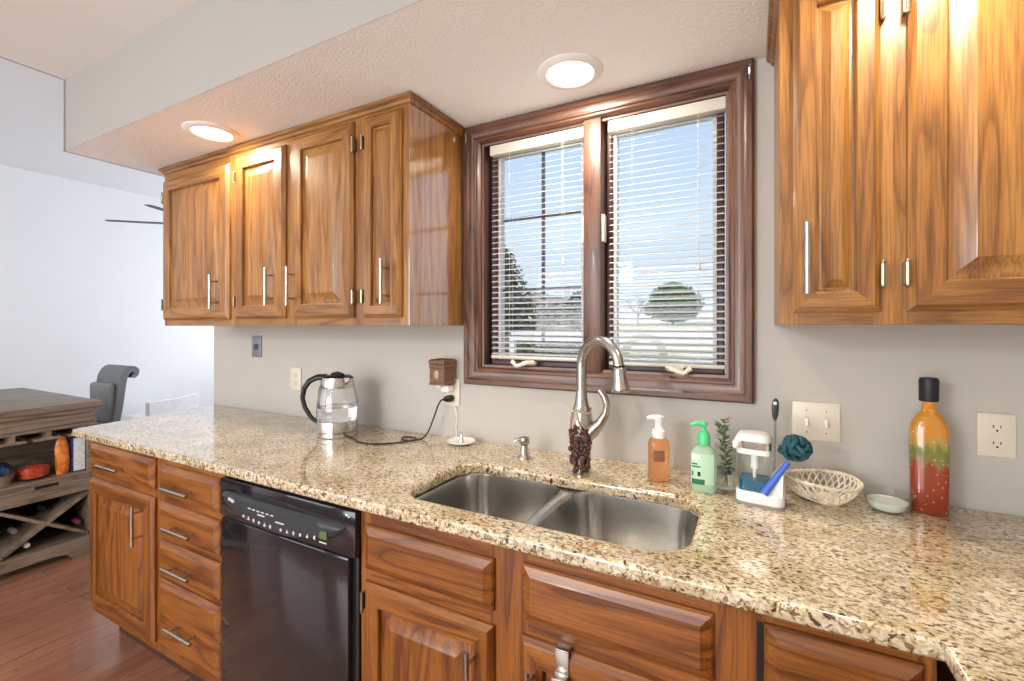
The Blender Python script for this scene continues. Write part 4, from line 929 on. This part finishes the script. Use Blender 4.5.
# ---------------------------------------------------------------- outside
g = G(); nx, ny = 40, 40; vs = []
for i in range(nx+1):
    row = []
    for j in range(ny+1):
        x = -70+110*i/nx; y = .5+90*(j/ny)**1.6; zz = -.4+2.35*min(1, max(0, (y-4)/45))**1.1+.04*math.sin(x*.7+y*.3); row.append(g.bm.verts.new((x, y, zz)))
    vs.append(row)
for i in range(nx):
    for j in range(ny): g._f([vs[i][j], vs[i+1][j], vs[i+1][j+1], vs[i][j+1]])
struct('ground', g, LAWN, smooth=60)
def foliage(c, rad, n, leaf, seed, shell=.55, cone=0.):
    random.seed(seed); g = G()
    for i in range(n):
        a = random.uniform(0, 2*PI); b_ = random.uniform(-1, 1); r = random.uniform(shell, 1); s_ = math.sqrt(1-b_*b_)
        k = (1-cone*(b_+1)/2); jit = 1+.18*math.sin(a*5+b_*4)
        p = Vector((c[0]+rad[0]*r*s_*math.cos(a)*k*jit, c[1]+rad[1]*r*s_*math.sin(a)*k, c[2]+rad[2]*b_*r))
        u = Vector((random.gauss(0, 1), random.gauss(0, 1), random.gauss(0, 1))).normalized()*leaf*random.uniform(.6, 1.3); v = u.orthogonal().normalized()*leaf*.35
        g._f([g.bm.verts.new(q) for q in (p-u, p+v, p+u, p-v)])
    return g
def tree(name, label, loc, h0, rad, n, leaf, mat, seed, cone=0., shell=.45):
    t = thing(name, label, 'tree', loc); c = (loc[0], loc[1], loc[2]+h0+rad[2])
    foliage(c, rad, n, leaf, seed, shell, cone).build('foliage', mat, t, smooth=0, stuff=True)
    g = G(); g.tube([loc, (loc[0], loc[1], c[2]+rad[2]*.6)], [rad[0]*.06, rad[0]*.02], 7); g.build('trunk', BARK, t)
# positions come from the view through each casement
tree('evergreen_tree', 'round dark evergreen tree on the lawn seen through the right casement', (-3.95, 42, 1.55), .2, (2.75, 2.6, 1.85), 9000, .17, NEEDLE, 1, .35)
tree('evergreen_tree', 'tall grey-green conifer at the left side of the left casement', (-7.9, 16.5, .10), .1, (2.2, 1.7, 2.75), 6000, .15, PINE, 2, .7)
def bare(name, label, loc, h, seed, spread=.5, r0=.06):
    random.seed(seed); t = thing(name, label, 'tree', loc); g = G()
    def br(p, d, l, r, k):
        q = p+d*l; g.tube([p, p.lerp(q, .5)+Vector((random.uniform(-.05, .05)*l,)*3), q], [r, r*.8, r*.6], 5, caps=False)
        if k:
            for _ in range(4):
                dd = (d+Vector((random.uniform(-spread, spread), random.uniform(-spread, spread), random.uniform(-.2, .5)))*1.1).normalized(); br(p.lerp(q, random.uniform(.4, 1)), dd, l*random.uniform(.55, .8), r*.55, k-1)
    br(Vector(loc), Vector((0, 0, 1)), h*.34, r0, 4); g.build('branches', TWIG, t, smooth=0)
bare('bare_tree', 'leafless twiggy tree in the middle of the left casement view', (-4.5, 15.5, .0), 3.9, 4, .8, .05)
bare('bare_tree', 'leafless grey tree left of the round evergreen', (-7.6, 44, 1.6), 4.4, 6, .8, .07)
bare('bare_tree', 'leafless shrub at the right of the left casement view', (-2.9, 14.6, -.1), 2.7, 9, .9, .04)
def hedge(label, x0, x1, y, z0, z1, m, seed, n=4200, leaf=.085):
    random.seed(seed); t = thing('hedge', label, 'hedge', ((x0+x1)/2, y, z0)); g = G()
    for i in range(n):
        x = random.uniform(x0, x1); p = Vector((x, y+random.uniform(-.45, .45), random.uniform(z0, z1*(1+.10*math.sin(x*2.3))))); u = Vector((random.gauss(0, 1), random.gauss(0, 1), random.gauss(0, 1))).normalized()*leaf; v = u.orthogonal().normalized()*leaf*.4
        g._f([g.bm.verts.new(q) for q in (p-u, p+v, p+u, p-v)])
    g.build('foliage', m, t, smooth=0, stuff=True)
hedge('low olive hedge at the bottom of the left casement view', -5.2, -1.15, 9.5, -.1, 1.25, HEDGE, 21, 6500, .075)
hedge('grey-green shrub row behind the olive hedge', -8.6, -2.2, 12.0, .1, 2.25, PINE, 22, 6500, .11)
def house(label, x0, x1, y, z0, z1, m):
    t = thing('house', label, 'house', ((x0+x1)/2, y, z0)); g = G(); g.box(x0, x1, y, y+5, z0, z1); g.build('walls', m, t, smooth=0)
    g = G(); g.prism([(x0-.3, z1), (x1+.3, z1), ((x0+x1)/2, z1+1.1)], y-.3, y+5.3); g.build('roof', ROOFM, t, smooth=0)
    for fx_ in (.25, .7):
        g = G(); xx = x0+(x1-x0)*fx_; g.box(xx-.35, xx+.35, y-.03, y+.02, z0+(z1-z0)*.4, z0+(z1-z0)*.8); g.build('window', simple('house_glass', (.15, .18, .22), .2), t, smooth=0)
house('pale yellow house far off between the shrubs in the left casement', -17.3, -12.5, 36, 1.4, 3.4, HOUSEY)
house('small pink house right of the yellow one in the left casement view', -11.9, -10.4, 36, 1.3, 3.0, HOUSEP)
t = thing('deck_railing', 'white deck railing crossing the lower part of the right casement', 'railing', (.4, 5.0, -.3))
for zz, hh in ((1.275, .050), (1.175, .035)):
    g = G(); g.box(-.95, 2.4, 4.96, 5.06, zz-hh, zz+hh*.6, .006); g.build('rail', RAILW, t)
for xx in (-.93, .7, 2.35):
    g = G(); g.box(xx-.04, xx+.04, 4.965, 5.055, -.37, 1.20); g.build('post', RAILW, t)
for o in bpy.data.objects:
    if '_b' in o: del o['_b']
